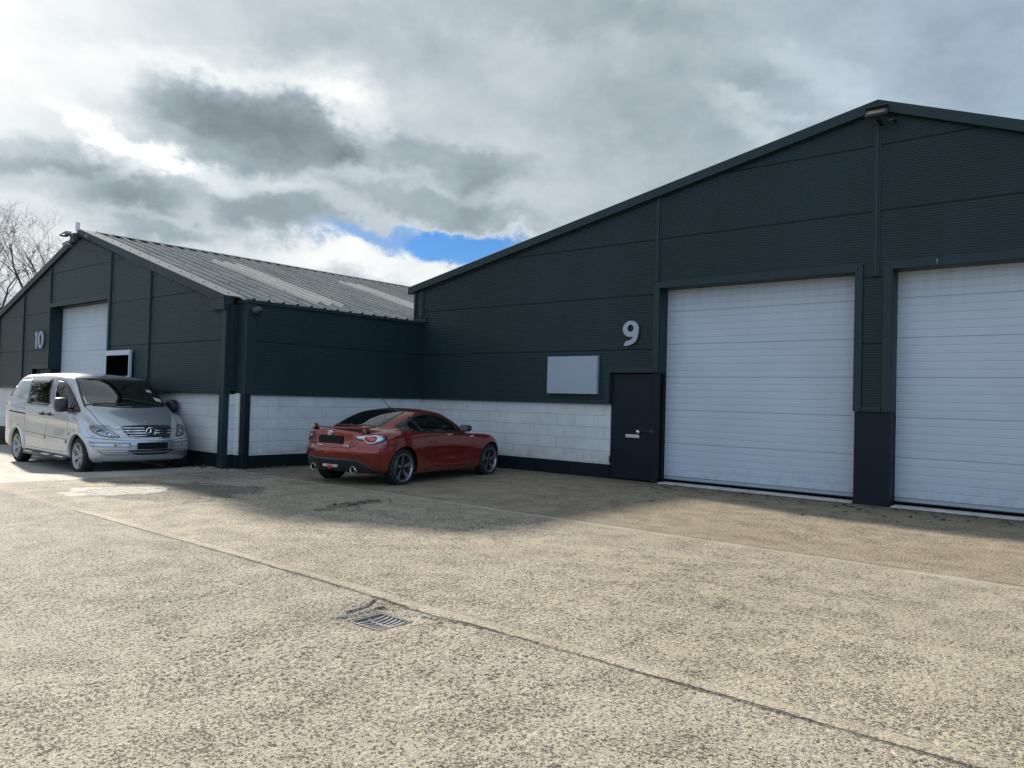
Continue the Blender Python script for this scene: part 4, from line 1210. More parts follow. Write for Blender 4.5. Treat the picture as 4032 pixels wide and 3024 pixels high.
    for l_ in ln: seams(sh, 'panel_seam', [l_], M['seam'], body, .006, .0012)
    # recessed looking plate area edge and boot detail
    for s in (-1, 1): seams(sh, 'boot_crease', [('rear', [(s * .33, .84), (s * .42, .80), (s * .40, .70)])], M['red'], body, .012, .004)
    # plate, emblem, badges
    loc, _ = sh.proj('rear', 0, .77)
    pl = MB().box(loc[0] - .016, loc[0] - .004, -.262, .262, .705, .832).build('number_plate', M['plate'], root, bevel=.004)
    loc, _ = sh.proj('rear', 0, .873); ex = loc[0] - .010
    em = MB()
    def ring_at(mb, x, y, z, ry, rz, t, n=32):
        mb.tube([(x, y + ry * math.cos(2 * math.pi * k / n), z + rz * math.sin(2 * math.pi * k / n)) for k in range(n + 1)], t, 6, cap=False)
    ring_at(em, ex, 0, .873, .052, .036, .006); ring_at(em, ex - .002, 0, .876, .018, .031, .005); ring_at(em, ex - .002, 0, .888, .040, .014, .005)
    em.build('emblem', M['chrome'], root)
    MB().box(ex + .006, ex + .009, -.045, .045, .843, .903).build('emblem_backing', M['black'], root, bevel=.02)
    def text(s, size, name, loc_, rot_, m, par, ext=.002, sx=1.):
        cu = bpy.data.curves.new(name, 'FONT'); cu.body = s; cu.size = size; cu.extrude = ext; cu.align_x = 'CENTER'; cu.offset = size * .02
        t = bpy.data.objects.new('t', cu); COL.objects.link(t); dg = bpy.context.evaluated_depsgraph_get()
        me2 = bpy.data.meshes.new_from_object(t.evaluated_get(dg)); bpy.data.objects.remove(t)
        me2.materials.clear(); me2.materials.append(m)
        o = obj(name, me2, par, loc_, rot_); o.scale = (sx, 1, 1); return o
    loc, _ = sh.proj('rear', -.33, .662)
    text('GT86', .058, 'badge', (loc[0] - .006, -.335, .655), (RAD(90), 0, RAD(-90)), M['chrome'], root, .003)
    loc, _ = sh.proj('rear', .235, .666)
    MB().box(loc[0] - .008, loc[0] - .002, .185, .275, .660, .678).build('badge', M['chrome'], root, bevel=.003)
    for s, ax in ((-1, 'right'), (1, 'left')):
        loc, _ = sh.proj(ax, -.60, .785)
        MB().box(-.66, -.545, loc[1] + s * .001 - .002, loc[1] + s * .004 + .002, .772, .800).build('wing_badge', M['chrome'], root, bevel=.004)
    # lower black insert with lamp and exhausts
    ins = [(-.50, .468), (.50, .468), (.64, .405), (.765, .262), (.72, .215), (.55, .205), (-.55, .205), (-.72, .215), (-.765, .262), (-.64, .405)]
    df = patch(sh, 'diffuser', rounded(ins, .03), 'rear', .006, M['black'], root, .035, .03)
    seams(sh, 'diffuser_rib', [('rear', [(.25, .455), (.24, .36), (.26, .22)]), ('rear', [(-.25, .455), (-.24, .36), (-.26, .22)])], M['black'], df, .025, .014)
    loc, _ = sh.proj('rear', 0, .335); fx = loc[0] - .02
    fog = MB().prism([(fx, -.17, .362), (fx, .17, .362), (fx, .16, .318), (fx, -.16, .318)], (.03, 0, 0)).build('reversing_lamp', M['lamp_clear'], root, bevel=.004)
    MB().prism([(fx - .004, -.075, .356), (fx - .004, .075, .356), (fx - .004, 0, .285)], (.03, 0, 0)).build('fog_lamp', M['lamp_red'], fog)
    for s in (-1, 1):
        loc, _ = sh.proj('rear', s * .445, .30); ax_ = loc[0]
        e = MB().lathe([(.05, .042), (-.02, .044), (-.034, .047), (-.037, .050), (-.033, .053), (.05, .050)], (ax_, s * .445, .297), 'x', 32).build('exhaust_tip', M['chrome'], root)
        MB().lathe([(.0, 0), (.0, .048)], (ax_ - .008, s * .445, .297), 'x', 24).build('exhaust_bore', M['void'], e)
    # tail lamps
    for s in (-1, 1):
        out = [(.475, .842), (.60, .852), (.72, .858), (.80, .848), (.835, .80), (.815, .745), (.76, .712), (.70, .708), (.645, .738), (.60, .768), (.49, .782)]
        out = rounded([(s * p[0], p[1]) for p in out], .02)
        tl = patch(sh, 'tail_lamp', out, 'rear', .006, M['black'], root, .03, .02)
        cxx = s * .655; cir = [(cxx + s * 0.105 * math.cos(a), .785 + .062 * math.sin(a)) for a in [2 * math.pi * k / 28 for k in range(28)]]
        inn = [(s * p[0], p[1]) for p in [(.485, .835), (.60, .845), (.72, .850), (.79, .84), (.822, .80), (.805, .75), (.755, .722), (.70, .718), (.65, .747), (.605, .775), (.50, .788)]]
        patch(sh, 'lamp_glass', rounded(inn, .015), 'rear', .011, M['lamp_clear'], tl, .03, .008)
        rd = [(s * p[0], p[1]) for p in [(.615, .832), (.74, .836), (.765, .80), (.75, .755), (.715, .735), (.66, .745), (.62, .78)]]
        patch(sh, 'red_lens', rounded(rd, .025), 'rear', .017, M['lamp_red'], tl, .025, .008)
        rb_ = rounded([(s * p[0], p[1]) for p in [(.607, .838), (.745, .842), (.777, .80), (.758, .747), (.717, .726), (.655, .736), (.610, .775)]], .025)
        seams(sh, 'lamp_ring', [('rear', rb_ + [rb_[0]])], mat('white_lamp_surround', (.7, .72, .76), .25), tl, .012, .018)
    # front lamps
    for s in (-1, 1):
        hl = rounded([(s * .42, .60), (s * .70, .70), (s * .79, .69), (s * .76, .60), (s * .55, .55)], .02)
        patch(sh, 'headlamp', hl, 'front', .004, M['lamp_clear'], root, .035, .02)
        loc, _ = sh.proj('right' if s < 0 else 'left', .27, .575)
        patch(sh, 'side_marker', rounded([(.20, .56), (.33, .545), (.34, .575), (.22, .605)], .01), 'right' if s < 0 else 'left', .004, M['lamp_clear'], root, .02, .01)
    patch(sh, 'grille', rounded([(-.48, .45), (.48, .45), (.40, .28), (-.40, .28)], .03), 'front', .003, M['black'], root, .05, .01)
    # boot spoiler: thin wing with turned up ends
    mb = MB(); st = []
    for k in range(25):
        y = -.655 + 1.31 * k / 24; u = abs(y) / .655
        xc = -3.335 + .20 * u ** 3; zc = .962 + .010 * u ** 4 - .006 * (1 - u ** 2); ch = .135 * (1 - .25 * u ** 6)
        if u > .86: zc += .018 * ((u - .86) / .14) ** 1.5
        st.append([(xc + ch * a, y, zc + b) for a, b in ((0, .004), (.25, .012), (.6, .008), (1, -.010), (.6, -.014), (.2, -.014), (0, -.008))])
    n = 7
    vs = [p for r in st for p in r]
    mb.add(vs, [(i * n + j, i * n + (j + 1) % n, (i + 1) * n + (j + 1) % n, (i + 1) * n + j) for i in range(24) for j in range(n)] + [tuple(range(n)), tuple(24 * n + j for j in range(n - 1, -1, -1))], 0, True)
    sp = mb.build('spoiler', M['red'], root)
    for s in (-1, 1):
        MB().prism([(-3.13, s * .55, .955), (-3.24, s * .55, .952), (-3.25, s * .55, .90), (-3.10, s * .55, .90)], (0, s * .05, 0)).build('spoiler_foot', M['red'], sp, bevel=.01)
    # door mirrors
    for s in (-1, 1):
        mb = MB(); rows = []
        for x, ky, kz in ((-1.03, .80, .80), (-1.015, .98, .98), (-.96, 1.0, 1.0), (-.90, .85, .86), (-.86, .55, .58), (-.845, .2, .2)):
            rows.append([(x, s * (.955 + .105 * ky * math.copysign(abs(math.cos(a)) ** .6, math.cos(a))), .945 + .062 * kz * math.copysign(abs(math.sin(a)) ** .6, math.sin(a))) for a in [2 * math.pi * j / 20 for j in range(20)]])
        vs = [p for r in rows for p in r]
        mb.add(vs, [(i * 20 + j, i * 20 + (j + 1) % 20, (i + 1) * 20 + (j + 1) % 20, (i + 1) * 20 + j) for i in range(5) for j in range(20)] + [tuple(range(20)), tuple(5 * 20 + j for j in range(19, -1, -1))], 0, True)
        mr = mb.build('door_mirror', M['black'], root)
        MB().add([(-1.034, s * (.955 + .08 * math.copysign(abs(math.cos(a)) ** .6, math.cos(a))), .945 + .046 * math.copysign(abs(math.sin(a)) ** .6, math.sin(a))) for a in [2 * math.pi * j / 20 for j in range(20)]], [tuple(range(20))]).build('mirror_glass', M['mirror'], mr)
        MB().bar((-.92, s * .87, .88), (-.80, s * .79, .868), .06, .03).build('mirror_arm', M['black'], mr)
        ax = 'right' if s < 0 else 'left'
        loc, _ = sh.proj(ax, -1.74, .715)
        MB().tube([(-1.85, loc[1] + s * .004, .717), (-1.82, loc[1] + s * .028, .722), (-1.66, loc[1] + s * .028, .718), (-1.63, loc[1] + s * .004, .712)], .013, 10).build('door_handle', M['red'], root)
        # sill blade
        vs, fs = ribbon(sh, [(-1.95, .255), (-1.2, .245), (-.45, .235)], ax, .035, .012)
        MB().add(vs, fs, 0, True).build('sill_blade', M['red'], root)
    # roof aerial
    ae = MB().tube([(-1.98, 0, 1.262), (-1.95, 0, 1.285), (-1.995, 0, 1.29)], [.022, .016, .010], 10).build('aerial_base', M['black'], root)
    MB().tube([(-1.985, 0, 1.285), (-2.12, 0, 1.40), (-2.28, 0, 1.535)], [.006, .0045, .003], 6).build('aerial', M['black'], root)
    # cabin: seats, dash, wheel
    for y in (-.36, .36):
        st = MB().box(-1.75, -1.25, y - .24, y + .24, .44, .58).build('seat', M['cabin'], root, bevel=.05)
        MB().prism([(-1.72, y - .23, .55), (-1.60, y - .23, .55), (-1.83, y - .20, 1.02), (-1.92, y - .20, 1.02)], (0, .44, 0)).build('seat_back', M['cabin'], st, bevel=.04)
        MB().box(-1.96, -1.88, y - .11, y + .11, 1.02, 1.13).build('headrest', M['cabin'], st, bevel=.03)
    MB().prism([(-.62, -.70, .60), (-1.02, -.70, .60), (-1.05, -.70, .80), (-.95, -.70, .87), (-.62, -.70, .885)], (0, 1.40, 0)).build('dashboard', M['cabin'], root, bevel=.03)
    sw = MB(); R_ = .175; c = Vector((-1.12, -.36, .865))
    ax1 = Vector((0, 1, 0)); ax2 = Vector((-.38, 0, .92))
    sw.tube([c + ax1 * R_ * math.cos(2 * math.pi * k / 28) + ax2 * R_ * math.sin(2 * math.pi * k / 28) for k in range(29)], .015, 8, cap=False)
    for a in (0, math.pi, -math.pi / 2): sw.bar(c, c + ax1 * R_ * math.cos(a) + ax2 * R_ * math.sin(a), .035, .015)
    sw.build('steering_wheel', M['cabin'], root)
    MB().tube([(-1.12, 0, 1.14), (-1.02, 0, 1.15)], .01, 6).box(-1.13, -1.10, -.11, .11, 1.10, 1.16).build('interior_mirror', M['black'], root)
    return root, sh
car_root, car_shell = coupe()
# ------------------------------------------------------------------ silver van
VAN_POSE = (-14.90, 6.53, -.125, RAD(-.3))
def van_shell_mesh():
    zt = pchip([(.80, .74), (.77, .80), (.72, .865), (.60, .945), (.4, 1.045), (.2, 1.13), (.08, 1.185), (0., 1.235), (-.2, 1.345), (-.5, 1.525), (-.8, 1.695), (-.95, 1.765), (-1.1, 1.81), (-1.4, 1.85), (-2.2, 1.878), (-3.1, 1.865), (-3.8, 1.835), (-4.02, 1.79), (-4.17, 1.74)])
    zb = pchip([(.80, .28), (.5, .235), (.3, .25), (-3.2, .26), (-3.7, .28), (-4.17, .33)])
    Wd = pchip([(.80, .80), (.6, .895), (.3, .945), (0, .95), (-3.5, .95), (-4.0, .935), (-4.17, .90)])
    zs = pchip([(.80, .65), (.7, .75), (.5, .85), (.2, .985), (-.1, 1.10), (-.5, 1.165), (-1.5, 1.20), (-4.17, 1.225)])
    wsh = pchip([(.80, .70), (.5, .83), (.1, .895), (-.4, .925), (-1, .935), (-3.8, .93), (-4.17, .88)])
    wg = pchip([(.80, .60), (.5, .72), (.1, .80), (-.15, .855), (-.5, .895), (-1., .91), (-3.8, .905), (-4.17, .855)])
    wr = pchip([(.80, .42), (.4, .60), (.05, .72), (-.3, .735), (-.7, .715), (-.95, .70), (-1.3, .715), (-2, .745), (-3.4, .745), (-4.17, .69)])
    def sect(x):
        W, T, S, B = Wd(x), zt(x), zs(x), zb(x)
        er = min(1., max(0., (-.85 - x) / .5))
        ze = T - .025 - .055 * er; zg = min(S + .02, ze - .004)
        a = wg(x); b = wr(x)
        return [(0, B), (W * .6, B), (W * .9, B + .004), (W - .02, B + .05), (W - .004, B + .16), (W, B * .4 + S * .6 - .02), (W - .004, S - .10), (wsh(x), S), (a, zg), (a * .55 + b * .45 + .018 * er + .004, zg * .5 + ze * .5), (b, ze), (b * .86, T - .012 - .03 * er), (b * .5, T - .004 - .006 * er), (0, T)]
    def warp(x, y, z):
        r = max(0., (-3.4 - x) / .77); f = max(0., (x - .0) / .80)
        W = .95; nx = x
        if r > 0: nx += min(r, 1.1) * (.26 * max(0., (z - 1.05) / .75) ** 1.5 + .12 * (abs(y) / W) ** 3 - .02 * math.exp(-((z - .5) / .15) ** 2))
        if f > 0:
            nx -= f ** 1.2 * .40 * (abs(y) / W) ** 2.4
            nx += f * .045 * float(np.interp(z, [.3, .42, .58, .66, .72], [.2, .9, 1., .8, 0.]))
        g = max(0., 1 - abs(x + .35) / .75)
        if z > 1.0: nx -= g * .14 * (min(abs(y), .78) / .75) ** 2 * min(1., (z - 1.) / .2)
        # swage line sweeping up the flank, wheel arch swell
        if abs(y) > .6:
            for xa in (0., -3.2):
                q = math.exp(-((x - xa) / .46) ** 2) * math.exp(-((z - .62) / .26) ** 2); y += math.copysign(.012 * q, y)
            ln = .96 + (.20 / 3.0) * (-x - .4) * .5 + .02
            q = math.exp(-((z - ln + .03) / .045) ** 2) * (1 if -3.4 < x < .2 else 0); y += math.copysign(.010 * q, y)
            q = math.exp(-((z - .80) / .10) ** 2) * (1 if -3.6 < x < .0 else 0); y -= math.copysign(.008 * q, y)
        return (nx, y, z)
    return body_mesh(sect, -4.17, .80, 104, warp, 6, .05)
def van():
    x, y, z, th = VAN_POSE
    root = empty('parked_van', (x, y - .03, z), th)
    tag(root, 'silver panel van with black mirrors and chrome grille parked alongside the far gable', 'van')
    me = van_shell_mesh(); sh = Shell(me)
    T = lambda q: float(np.interp(q, [-3.95, -3.6, -2.2, -1.1, -.9, -.5, -.1], [1.62, 1.72, 1.76, 1.68, 1.60, 1.36, 1.16]))
    def csect(q):
        t = T(q); b = .60 if q < -.9 else .60
        return [(0, .50), (.5, .50), (.80, .55), (.83, 1.05), (.80, 1.18) if t > 1.25 else (.74, 1.08), (min(.66, b + .04), t - .06), (.40, t), (0, t)]
    cab = body_mesh(csect, -3.80, -.20, 30, lambda a, b, c: (a, b, c), 3, .04)
    for k in range(4): cab.materials.append(None)
    cab.polygons.foreach_set('material_index', [2] * len(cab.polygons))
    w1 = [(-3.62, 1.70), (-2.86, 1.727), (-2.765, 1.222), (-3.87, 1.232), (-3.80, 1.46)]
    w2 = [(-2.84, 1.727), (-1.736, 1.732), (-1.543, 1.20), (-2.745, 1.222)]
    w3 = [(-1.545, 1.712), (-1.22, 1.688), (-.93, 1.581), (-.68, 1.434), (-.174, 1.112), (-.70, 1.153), (-1.302, 1.178)]
    ws = [(-.955, -.66), (-.93, -.35), (-.925, 0), (-.93, .35), (-.955, .66), (-.60, .715), (-.20, .765), (-.09, .6), (.0, .3), (.03, 0), (.0, -.3), (-.09, -.6), (-.20, -.765), (-.60, -.715)]
    def sc2(P, k, kk=None):
        a = (min(p[0] for p in P) + max(p[0] for p in P)) / 2; b = (min(p[1] for p in P) + max(p[1] for p in P)) / 2
        return [(a + (p[0] - a) * k, b + (p[1] - b) * (kk or k)) for p in P]
    cutters = [cyl_cutter(0, .33, .40, .55, 1.2), cyl_cutter(0, .33, .40, -1.2, -.55), cyl_cutter(-3.2, .33, .40, .55, 1.2), cyl_cutter(-3.2, .33, .40, -1.2, -.55), cab,
               prism_cutter([(p[0], -1.3, p[1]) for p in sc2(w2, .95, .92)], (0, 2.6, 0)), prism_cutter([(p[0], -1.3, p[1]) for p in sc2(w3, .90, .86)], (0, 2.6, 0)),
               prism_cutter([(p[0], p[1], .95) for p in sc2(ws, .90, .94)], (0, 0, 1.2))]
    body = cut_body(me, [M['silver'], M['well'], M['cabin']], cutters, sh, root, 'body')
    lines = []
    for s, ax in ((-1, 'right'), (1, 'left')):
        bp = patch(sh, 'blank_window_panel', rounded(w1, .05), ax, .004, M['silver'], root, .06, .006)
        P = rounded(sc2(w1, 1.012, 1.02), .06)
        seams(sh, 'panel_seal', [(ax, P + [P[0]])], M['black'], bp, .016, .003)
        patch(sh, 'side_window', rounded(w2, .03), ax, .003, M['glass_dark'], root, .06, .005)
        g = patch(sh, 'door_window', rounded(w3, .03), ax, .003, M['glass'], root, .06, .005)
        P = rounded(w3, .035); seams(sh, 'window_seal', [(ax, P + [P[0]])], M['black'], g, .02, .0045)
        sail = [(-.50, 1.32), (-.42, 1.275), (-.174, 1.112), (-.45, 1.13), (-.56, 1.14)]
        patch(sh, 'mirror_sail', rounded(sail, .02), ax, .006, M['black'], g, .04, .004)
        seams(sh, 'division_bar', [(ax, [(-.585, 1.37), (-.575, 1.14)])], M['black'], g, .03, .006)
        # swept waist moulding under the glass
        P = [(-3.88, 1.222), (-2.7, 1.208), (-1.35, 1.172), (-.17, 1.098)]
        vs, fs = ribbon(sh, P, ax, .016, .007); MB().add(vs, fs, 0, True).build('waist_moulding', M['silver'], root)
        lines += [(ax, [(-1.66, 1.755), (-1.60, 1.70), (-1.47, 1.18), (-1.575, 1.05), (-1.575, .62), (-1.50, .37)]), (ax, [(-.48, 1.14), (-.49, .72), (-.42, .375)]), (ax, [(-.42, .375), (-1.5, .365), (-2.55, .37)]),
                  (ax, [(-2.80, 1.205), (-2.78, .98), (-2.74, .62), (-2.68, .37)]), (ax, [(-3.62, 1.16), (-2.72, 1.12)]), (ax, [(-4.03, .69), (-3.62, .685)]),
                  (ax, [(-1.545, 1.745), (-1.20, 1.722), (-.90, 1.61), (-.66, 1.465), (-.56, 1.38)]), (ax, [(.40, .69), (.44, .72)])]
        vs, fs = ribbon(sh, [(-3.72, 1.052), (-2.71, 1.018)], ax, .022, .003)
        MB().add(vs, fs, 0).build('door_runner', M['void'], root)
        vs, fs = ribbon(sh, [(-2.78, .635), (-1.60, .60)], ax, .065, .012); mb = MB().add(vs, fs, 0, True)
        vs, fs = ribbon(sh, [(-1.55, .598), (-.525, .567)], ax, .065, .012); mb.add(vs, fs, 0, True).build('rubbing_strip', M['silver'], root)
        lines += [(ax, [(-2.78, .601), (-1.60, .566), (-.525, .533)]), (ax, [(-2.78, .669), (-1.60, .634), (-.525, .601)])]
        for hx in (-1.757, -1.387):
            loc, _ = sh.proj(ax, hx, 1.045)
            h_ = MB().tube([(hx - .09, loc[1] - s * -.004, 1.045), (hx - .06, loc[1] + s * .035, 1.047), (hx + .07, loc[1] + s * .035, 1.040), (hx + .10, loc[1] + s * .004, 1.036)], [.016, .021, .021, .014], 10).build('door_handle', M['black'], root)
            MB().box(hx - .03, hx + .04, loc[1] - .004, loc[1] + .004, 1.05, 1.085).build('handle_recess', M['black'], h_, bevel=.004)
        # step tube with bright treads
        st = MB().tube([(-2.72, s * .88, .30), (-2.66, s * .96, .255), (-1.6, s * .97, .25), (-.52, s * .96, .245), (-.45, s * .88, .29)], .036, 12).build('side_step', M['black'], root)
        for a in (-2.33, -1.40, -.70): MB().box(a - .24, a + .18, s * .97 - .03, s * .97 + .03, .276, .292).build('step_pad', M['alu'], st)
        arch_lip(sh, 'wheel_arch_lip', 0, .33, .402, ax, M['silver'], root, -4, 186, .075, .022)
        arch_lip(sh, 'wheel_arch_lip', -3.2, .33, .402, ax, M['silver'], root, -4, 186, .075, .022)
        # fuel flap lamp, side repeater
        loc, _ = sh.proj(ax, -.405, .72)
        MB().box(-.42, -.39, loc[1] - .006, loc[1] + .006, .69, .74).build('side_repeater', M['lamp_amber'], root)
        # tail lamp at the rear corner
        tl = [(s * .80, 1.58), (s * .90, 1.56), (s * .96, 1.10), (s * .82, 1.02)]
        patch(sh, 'tail_lamp', tl, 'rear', .012, M['lamp_red'], root, .05, .02)
        # head lamp seen along the corner
        d = Vector((-.72, -s * .66, -.22)).normalized(); e1 = Vector((-d[1], d[0], 0)).normalized(); e2 = e1.cross(d)
        if e2[2] < 0: e2 = -e2
        org = Vector((.4, s * .72, .8)) - d * 3
        H = [(.265, -.854, .897), (.277, -.795, .916), (.389, -.686, .901), (.523, -.619, .845), (.643, -.545, .763), (.711, -.500, .704), (.656, -.608, .699), (.561, -.723, .713), (.421, -.821, .762), (.327, -.857, .826)]
        H = [Vector((p[0], -s * p[1], p[2])) for p in H]
        A = (d, org, e1, e2)
        P = [((h - org).dot(e1), (h - org).dot(e2)) for h in H]; P = spline_poly(P, 4)
        hb = patch(sh, 'headlamp', P, A, .004, M['black'], root, .035, .02)
        P2 = sc2(P, .95, .93); patch(sh, 'lamp_bowl', P2, A, .007, M['lamp_clear'], hb, .03, .008)
        def disc(p3, r, mname, nm, off):
            u, v = (Vector(p3) - org).dot(e1), (Vector(p3) - org).dot(e2)
            C = [(u + r * math.cos(2 * math.pi * k / 20), v + r * math.sin(2 * math.pi * k / 20)) for k in range(20)]
            patch(sh, nm, C, A, off, mname, hb, .03, .006)
        disc((.30, s * .825, .865), .045, M['lamp_amber'], 'indicator', .010)
        disc((.44, s * .735, .800), .058, M['mirror'], 'main_reflector', .010); disc((.44, s * .735, .800), .034, M['black'], 'main_bulb', .0125)
        disc((.575, s * .640, .752), .040, M['mirror'], 'dip_reflector', .010)
        cov = patch(sh, 'lamp_cover', P2, A, .017, M['lens'], hb, .03, .010)
    g = patch(sh, 'windscreen', ws, 'top', .003, M['glass_screen'], root, .06, .005)
    P = ws; seams(sh, 'window_seal', [('top', P + [P[0]])], M['black'], g, .03, .0045)
    # wipers, tax and permit stickers
    for (a, b) in (((-.06, .62), (-.42, -.10)), ((-.02, -.02), (-.22, -.66))):
        pts = []
        for k in range(9):
            t = k / 8; p = (a[0] * (1 - t) + b[0] * t, a[1] * (1 - t) + b[1] * t); p = (min(p[0], -.04 - .02 * t), p[1]) if False else p
            loc, _ = sh.proj('top', p[0] * .5 - .03, p[1]); nn, _, _ = sh.normal(loc); pts.append(loc + nn * .022)
        MB().tube(pts, .012, 6).build('wiper', M['black'], g)
    for q, nm in ((((-.62, .50), (-.62, .60), (-.55, .60), (-.55, .50)), 'sticker'), (((-.40, .56), (-.40, .69), (-.27, .69), (-.27, .56)), 'sticker')):
        patch(sh, nm, list(q), 'top', .0045, mat('pale_sticker', (.45, .50, .47), .6), g, .05, 0)
    # bonnet, bumper lines
    lines += [('top', [(-.20, s * .775), (.119, s * .74), (.30, s * .712), (.413, s * .671), (.50, s * .60)]) for s in (-1, 1)]
    lines += [('front', [(-.62, .86), (-.53, .833), (-.47, .84), (-.445, .895), (-.30, .905), (0, .91), (.30, .905), (.445, .895), (.47, .84), (.53, .833), (.62, .86)]),
              ('front', [(-.93, .690), (-.70, .662), (-.50, .650), (-.42, .640), (.42, .640), (.50, .650), (.70, .662), (.93, .690)]),
              ('front', [(-.90, .615), (-.40, .607), (.40, .607), (.90, .615)])]
    lines += [('top', [(-1.02, -.69), (-1.0, 0), (-1.02, .69)])] + [('top', [(-1.02, s * .70), (-2.2, s * .735), (-3.7, s * .73)]) for s in (-1, 1)]
    for l_ in lines: seams(sh, 'panel_seam', [l_], M['seam'], body, .0065, .0015)
    # grille
    G = [(-.45, .866), (-.42, .888), (-.2, .902), (0, .905), (.2, .902), (.42, .888), (.45, .866), (.435, .80), (.385, .730), (.30, .695), (.15, .684), (-.15, .684), (-.30, .695), (-.385, .730), (-.435, .80)]
    gr = patch(sh, 'grille', G, 'front', .004, M['black'], root, .03, .02)
    mb = MB()
    for zz, hw in ((.857, .435), (.812, .43), (.767, .405), (.722, .365)):
        for a in ((-hw, -.09), (.09, hw)):
            vs, fs = ribbon(sh, [(a[0], zz), (a[1], zz)], 'front', .014, .014); mb.add(vs, fs, 0, True)
    vs, fs = ribbon(sh, [(-.36, .700), (-.28, .690), (-.15, .680), (.15, .680), (.28, .690), (.36, .700)], 'front', .012, .014); mb.add(vs, fs, 0, True)
    mb.build('grille_bar', M['chrome'], gr)
    loc, _ = sh.proj('front', 0, .792); bx = loc[0] + .03
    mb = MB(); R_ = .083
    mb.tube([(bx, R_ * math.cos(2 * math.pi * k / 40), .792 + R_ * math.sin(2 * math.pi * k / 40)) for k in range(41)], .010, 8, cap=False)
    for k in range(3):
        a = RAD(90 + 120 * k); tip = (R_ * math.cos(a), R_ * math.sin(a)); b1, b2 = a + RAD(60), a - RAD(60); w = .017
        mb.add([(bx + .008, 0, .792), (bx, w * math.cos(b1), .792 + w * math.sin(b1)), (bx, tip[0], .792 + tip[1]), (bx, w * math.cos(b2), .792 + w * math.sin(b2))], [(0, 1, 2), (0, 2, 3)])
    em = mb.build('emblem', M['chrome'], root)
    MB().lathe([(0, 0), (0, R_)], (bx - .012, 0, .792), 'x', 32).build('emblem_backing', M['black'], em)
    loc, _ = sh.proj('top', .56, 0)
    MB().lathe([(0, .024), (.006, .022), (.008, 0)], loc, 'z', 20).build('bonnet_badge', M['chrome'], root)
    # number plate, intakes and bumper mouldings
    loc, _ = sh.proj('front', 0, .545)
    MB().box(loc[0] + .004, loc[0] + .022, -.27, .27, .490, .604).build('number_plate', M['plate'], root, bevel=.004)
    it = patch(sh, 'lower_intake', rounded([(-.42, .478), (.42, .478), (.36, .415), (.25, .385), (-.25, .385), (-.36, .415)], .02), 'front', .003, M['black'], root, .03, .02)
    vs, fs = ribbon(sh, [(-.40, .436), (.40, .436)], 'front', .012, .012); MB().add(vs, fs, 0, True).build('intake_bar', M['silver'], it)
    for s in (-1, 1):
        vs, fs = ribbon(sh, [(s * .90, .567), (s * .65, .565), (s * .36, .563)], 'front', .052, .014); bm_ = MB().add(vs, fs, 0, True).build('bumper_moulding', M['silver'], root)
        L_ = [(s * .885, .538), (s * .36, .535)]; vs, fs = ribbon(sh, L_, 'front', .007, .0155); mb = MB().add(vs, fs)
        vs, fs = ribbon(sh, [(s * .885, .595), (s * .36, .592)], 'front', .007, .0155); mb.add(vs, fs).build('moulding_gap', M['void'], bm_)
        loc, _ = sh.proj('front', s * .60, .565); MB().lathe([(.0, .016), (.004, .016), (.004, 0)], (loc[0] + .014, s * .60, .565), 'x', 16).build('parking_sensor', M['black'], bm_)
        q = rounded([(s * .43, .472), (s * .82, .468), (s * .80, .435), (s * .70, .392), (s * .37, .39), (s * .41, .43)], .02)
        seams(sh, 'fog_recess', [('front', q + [q[0]]), ('front', [(s * .42, .432), (s * .80, .436)])], M['void'], body, .007, .0025)
        # door mirror: tall black housing on a short arm
        mb = MB(); rows = []
        for q, ky, kz in ((-.66, .84, .86), (-.645, 1., 1.), (-.58, 1., 1.), (-.50, .86, .9), (-.45, .6, .68), (-.43, .25, .3)):
            rows.append([(q, s * (1.035 + .105 * ky * math.copysign(abs(math.cos(a)) ** .55, math.cos(a))), 1.245 + .135 * kz * math.copysign(abs(math.sin(a)) ** .55, math.sin(a))) for a in [2 * math.pi * j / 24 for j in range(24)]])
        vs = [p for r in rows for p in r]
        mb.add(vs, [(i * 24 + j, i * 24 + (j + 1) % 24, (i + 1) * 24 + (j + 1) % 24, (i + 1) * 24 + j) for i in range(5) for j in range(24)] + [tuple(range(24)), tuple(5 * 24 + j for j in range(23, -1, -1))], 0, True)
        mr = mb.build('door_mirror', M['black'], root)
        MB().bar((-.52, s * .97, 1.15), (-.40, s * .87, 1.14), .11, .05).build('mirror_arm', M['black'], mr)
        MB().box(-.668, -.664, s * 1.035 - .08, s * 1.035 + .08, 1.14, 1.35).build('mirror_glass', M['mirror'], mr)
    six = dict(n=6, phase=RAD(15), r0=.055, bars=[((0, 0), .060, .072)], face=M['alloy_silver'], sides=M['alloy_silver'], lip=M['alloy_silver'])
    for q in (0., -3.2):
        for s in (-1, 1): wheel('wheel', root, q, s * .83, .335, .335, .222, .225, s, six)
    # cabin
    for yy in (-.45, .45):
        st = MB().box(-1.55, -1.0, yy - .25, yy + .25, .62, .86).build('seat', M['cabin'], root, bevel=.06)
        MB().prism([(-1.5, yy - .24, .84), (-1.36, yy - .24, .84), (-1.55, yy - .22, 1.42), (-1.66, yy - .22, 1.42)], (0, .46, 0)).build('seat_back', M['cabin'], st, bevel=.05)
        MB().box(-1.70, -1.60, yy - .12, yy + .12, 1.43, 1.58).build('headrest', M['cabin'], st, bevel=.03)
    MB().prism([(-.20, -.78, .7), (-.80, -.78, .7), (-.80, -.78, .98), (-.62, -.78, 1.08), (-.20, -.78, 1.13)], (0, 1.56, 0)).build('dashboard', M['cabin'], root, bevel=.03)
    sw = MB(); c = Vector((-.92, -.45, 1.12)); a1 = Vector((0, 1, 0)); a2 = Vector((-.55, 0, .83))
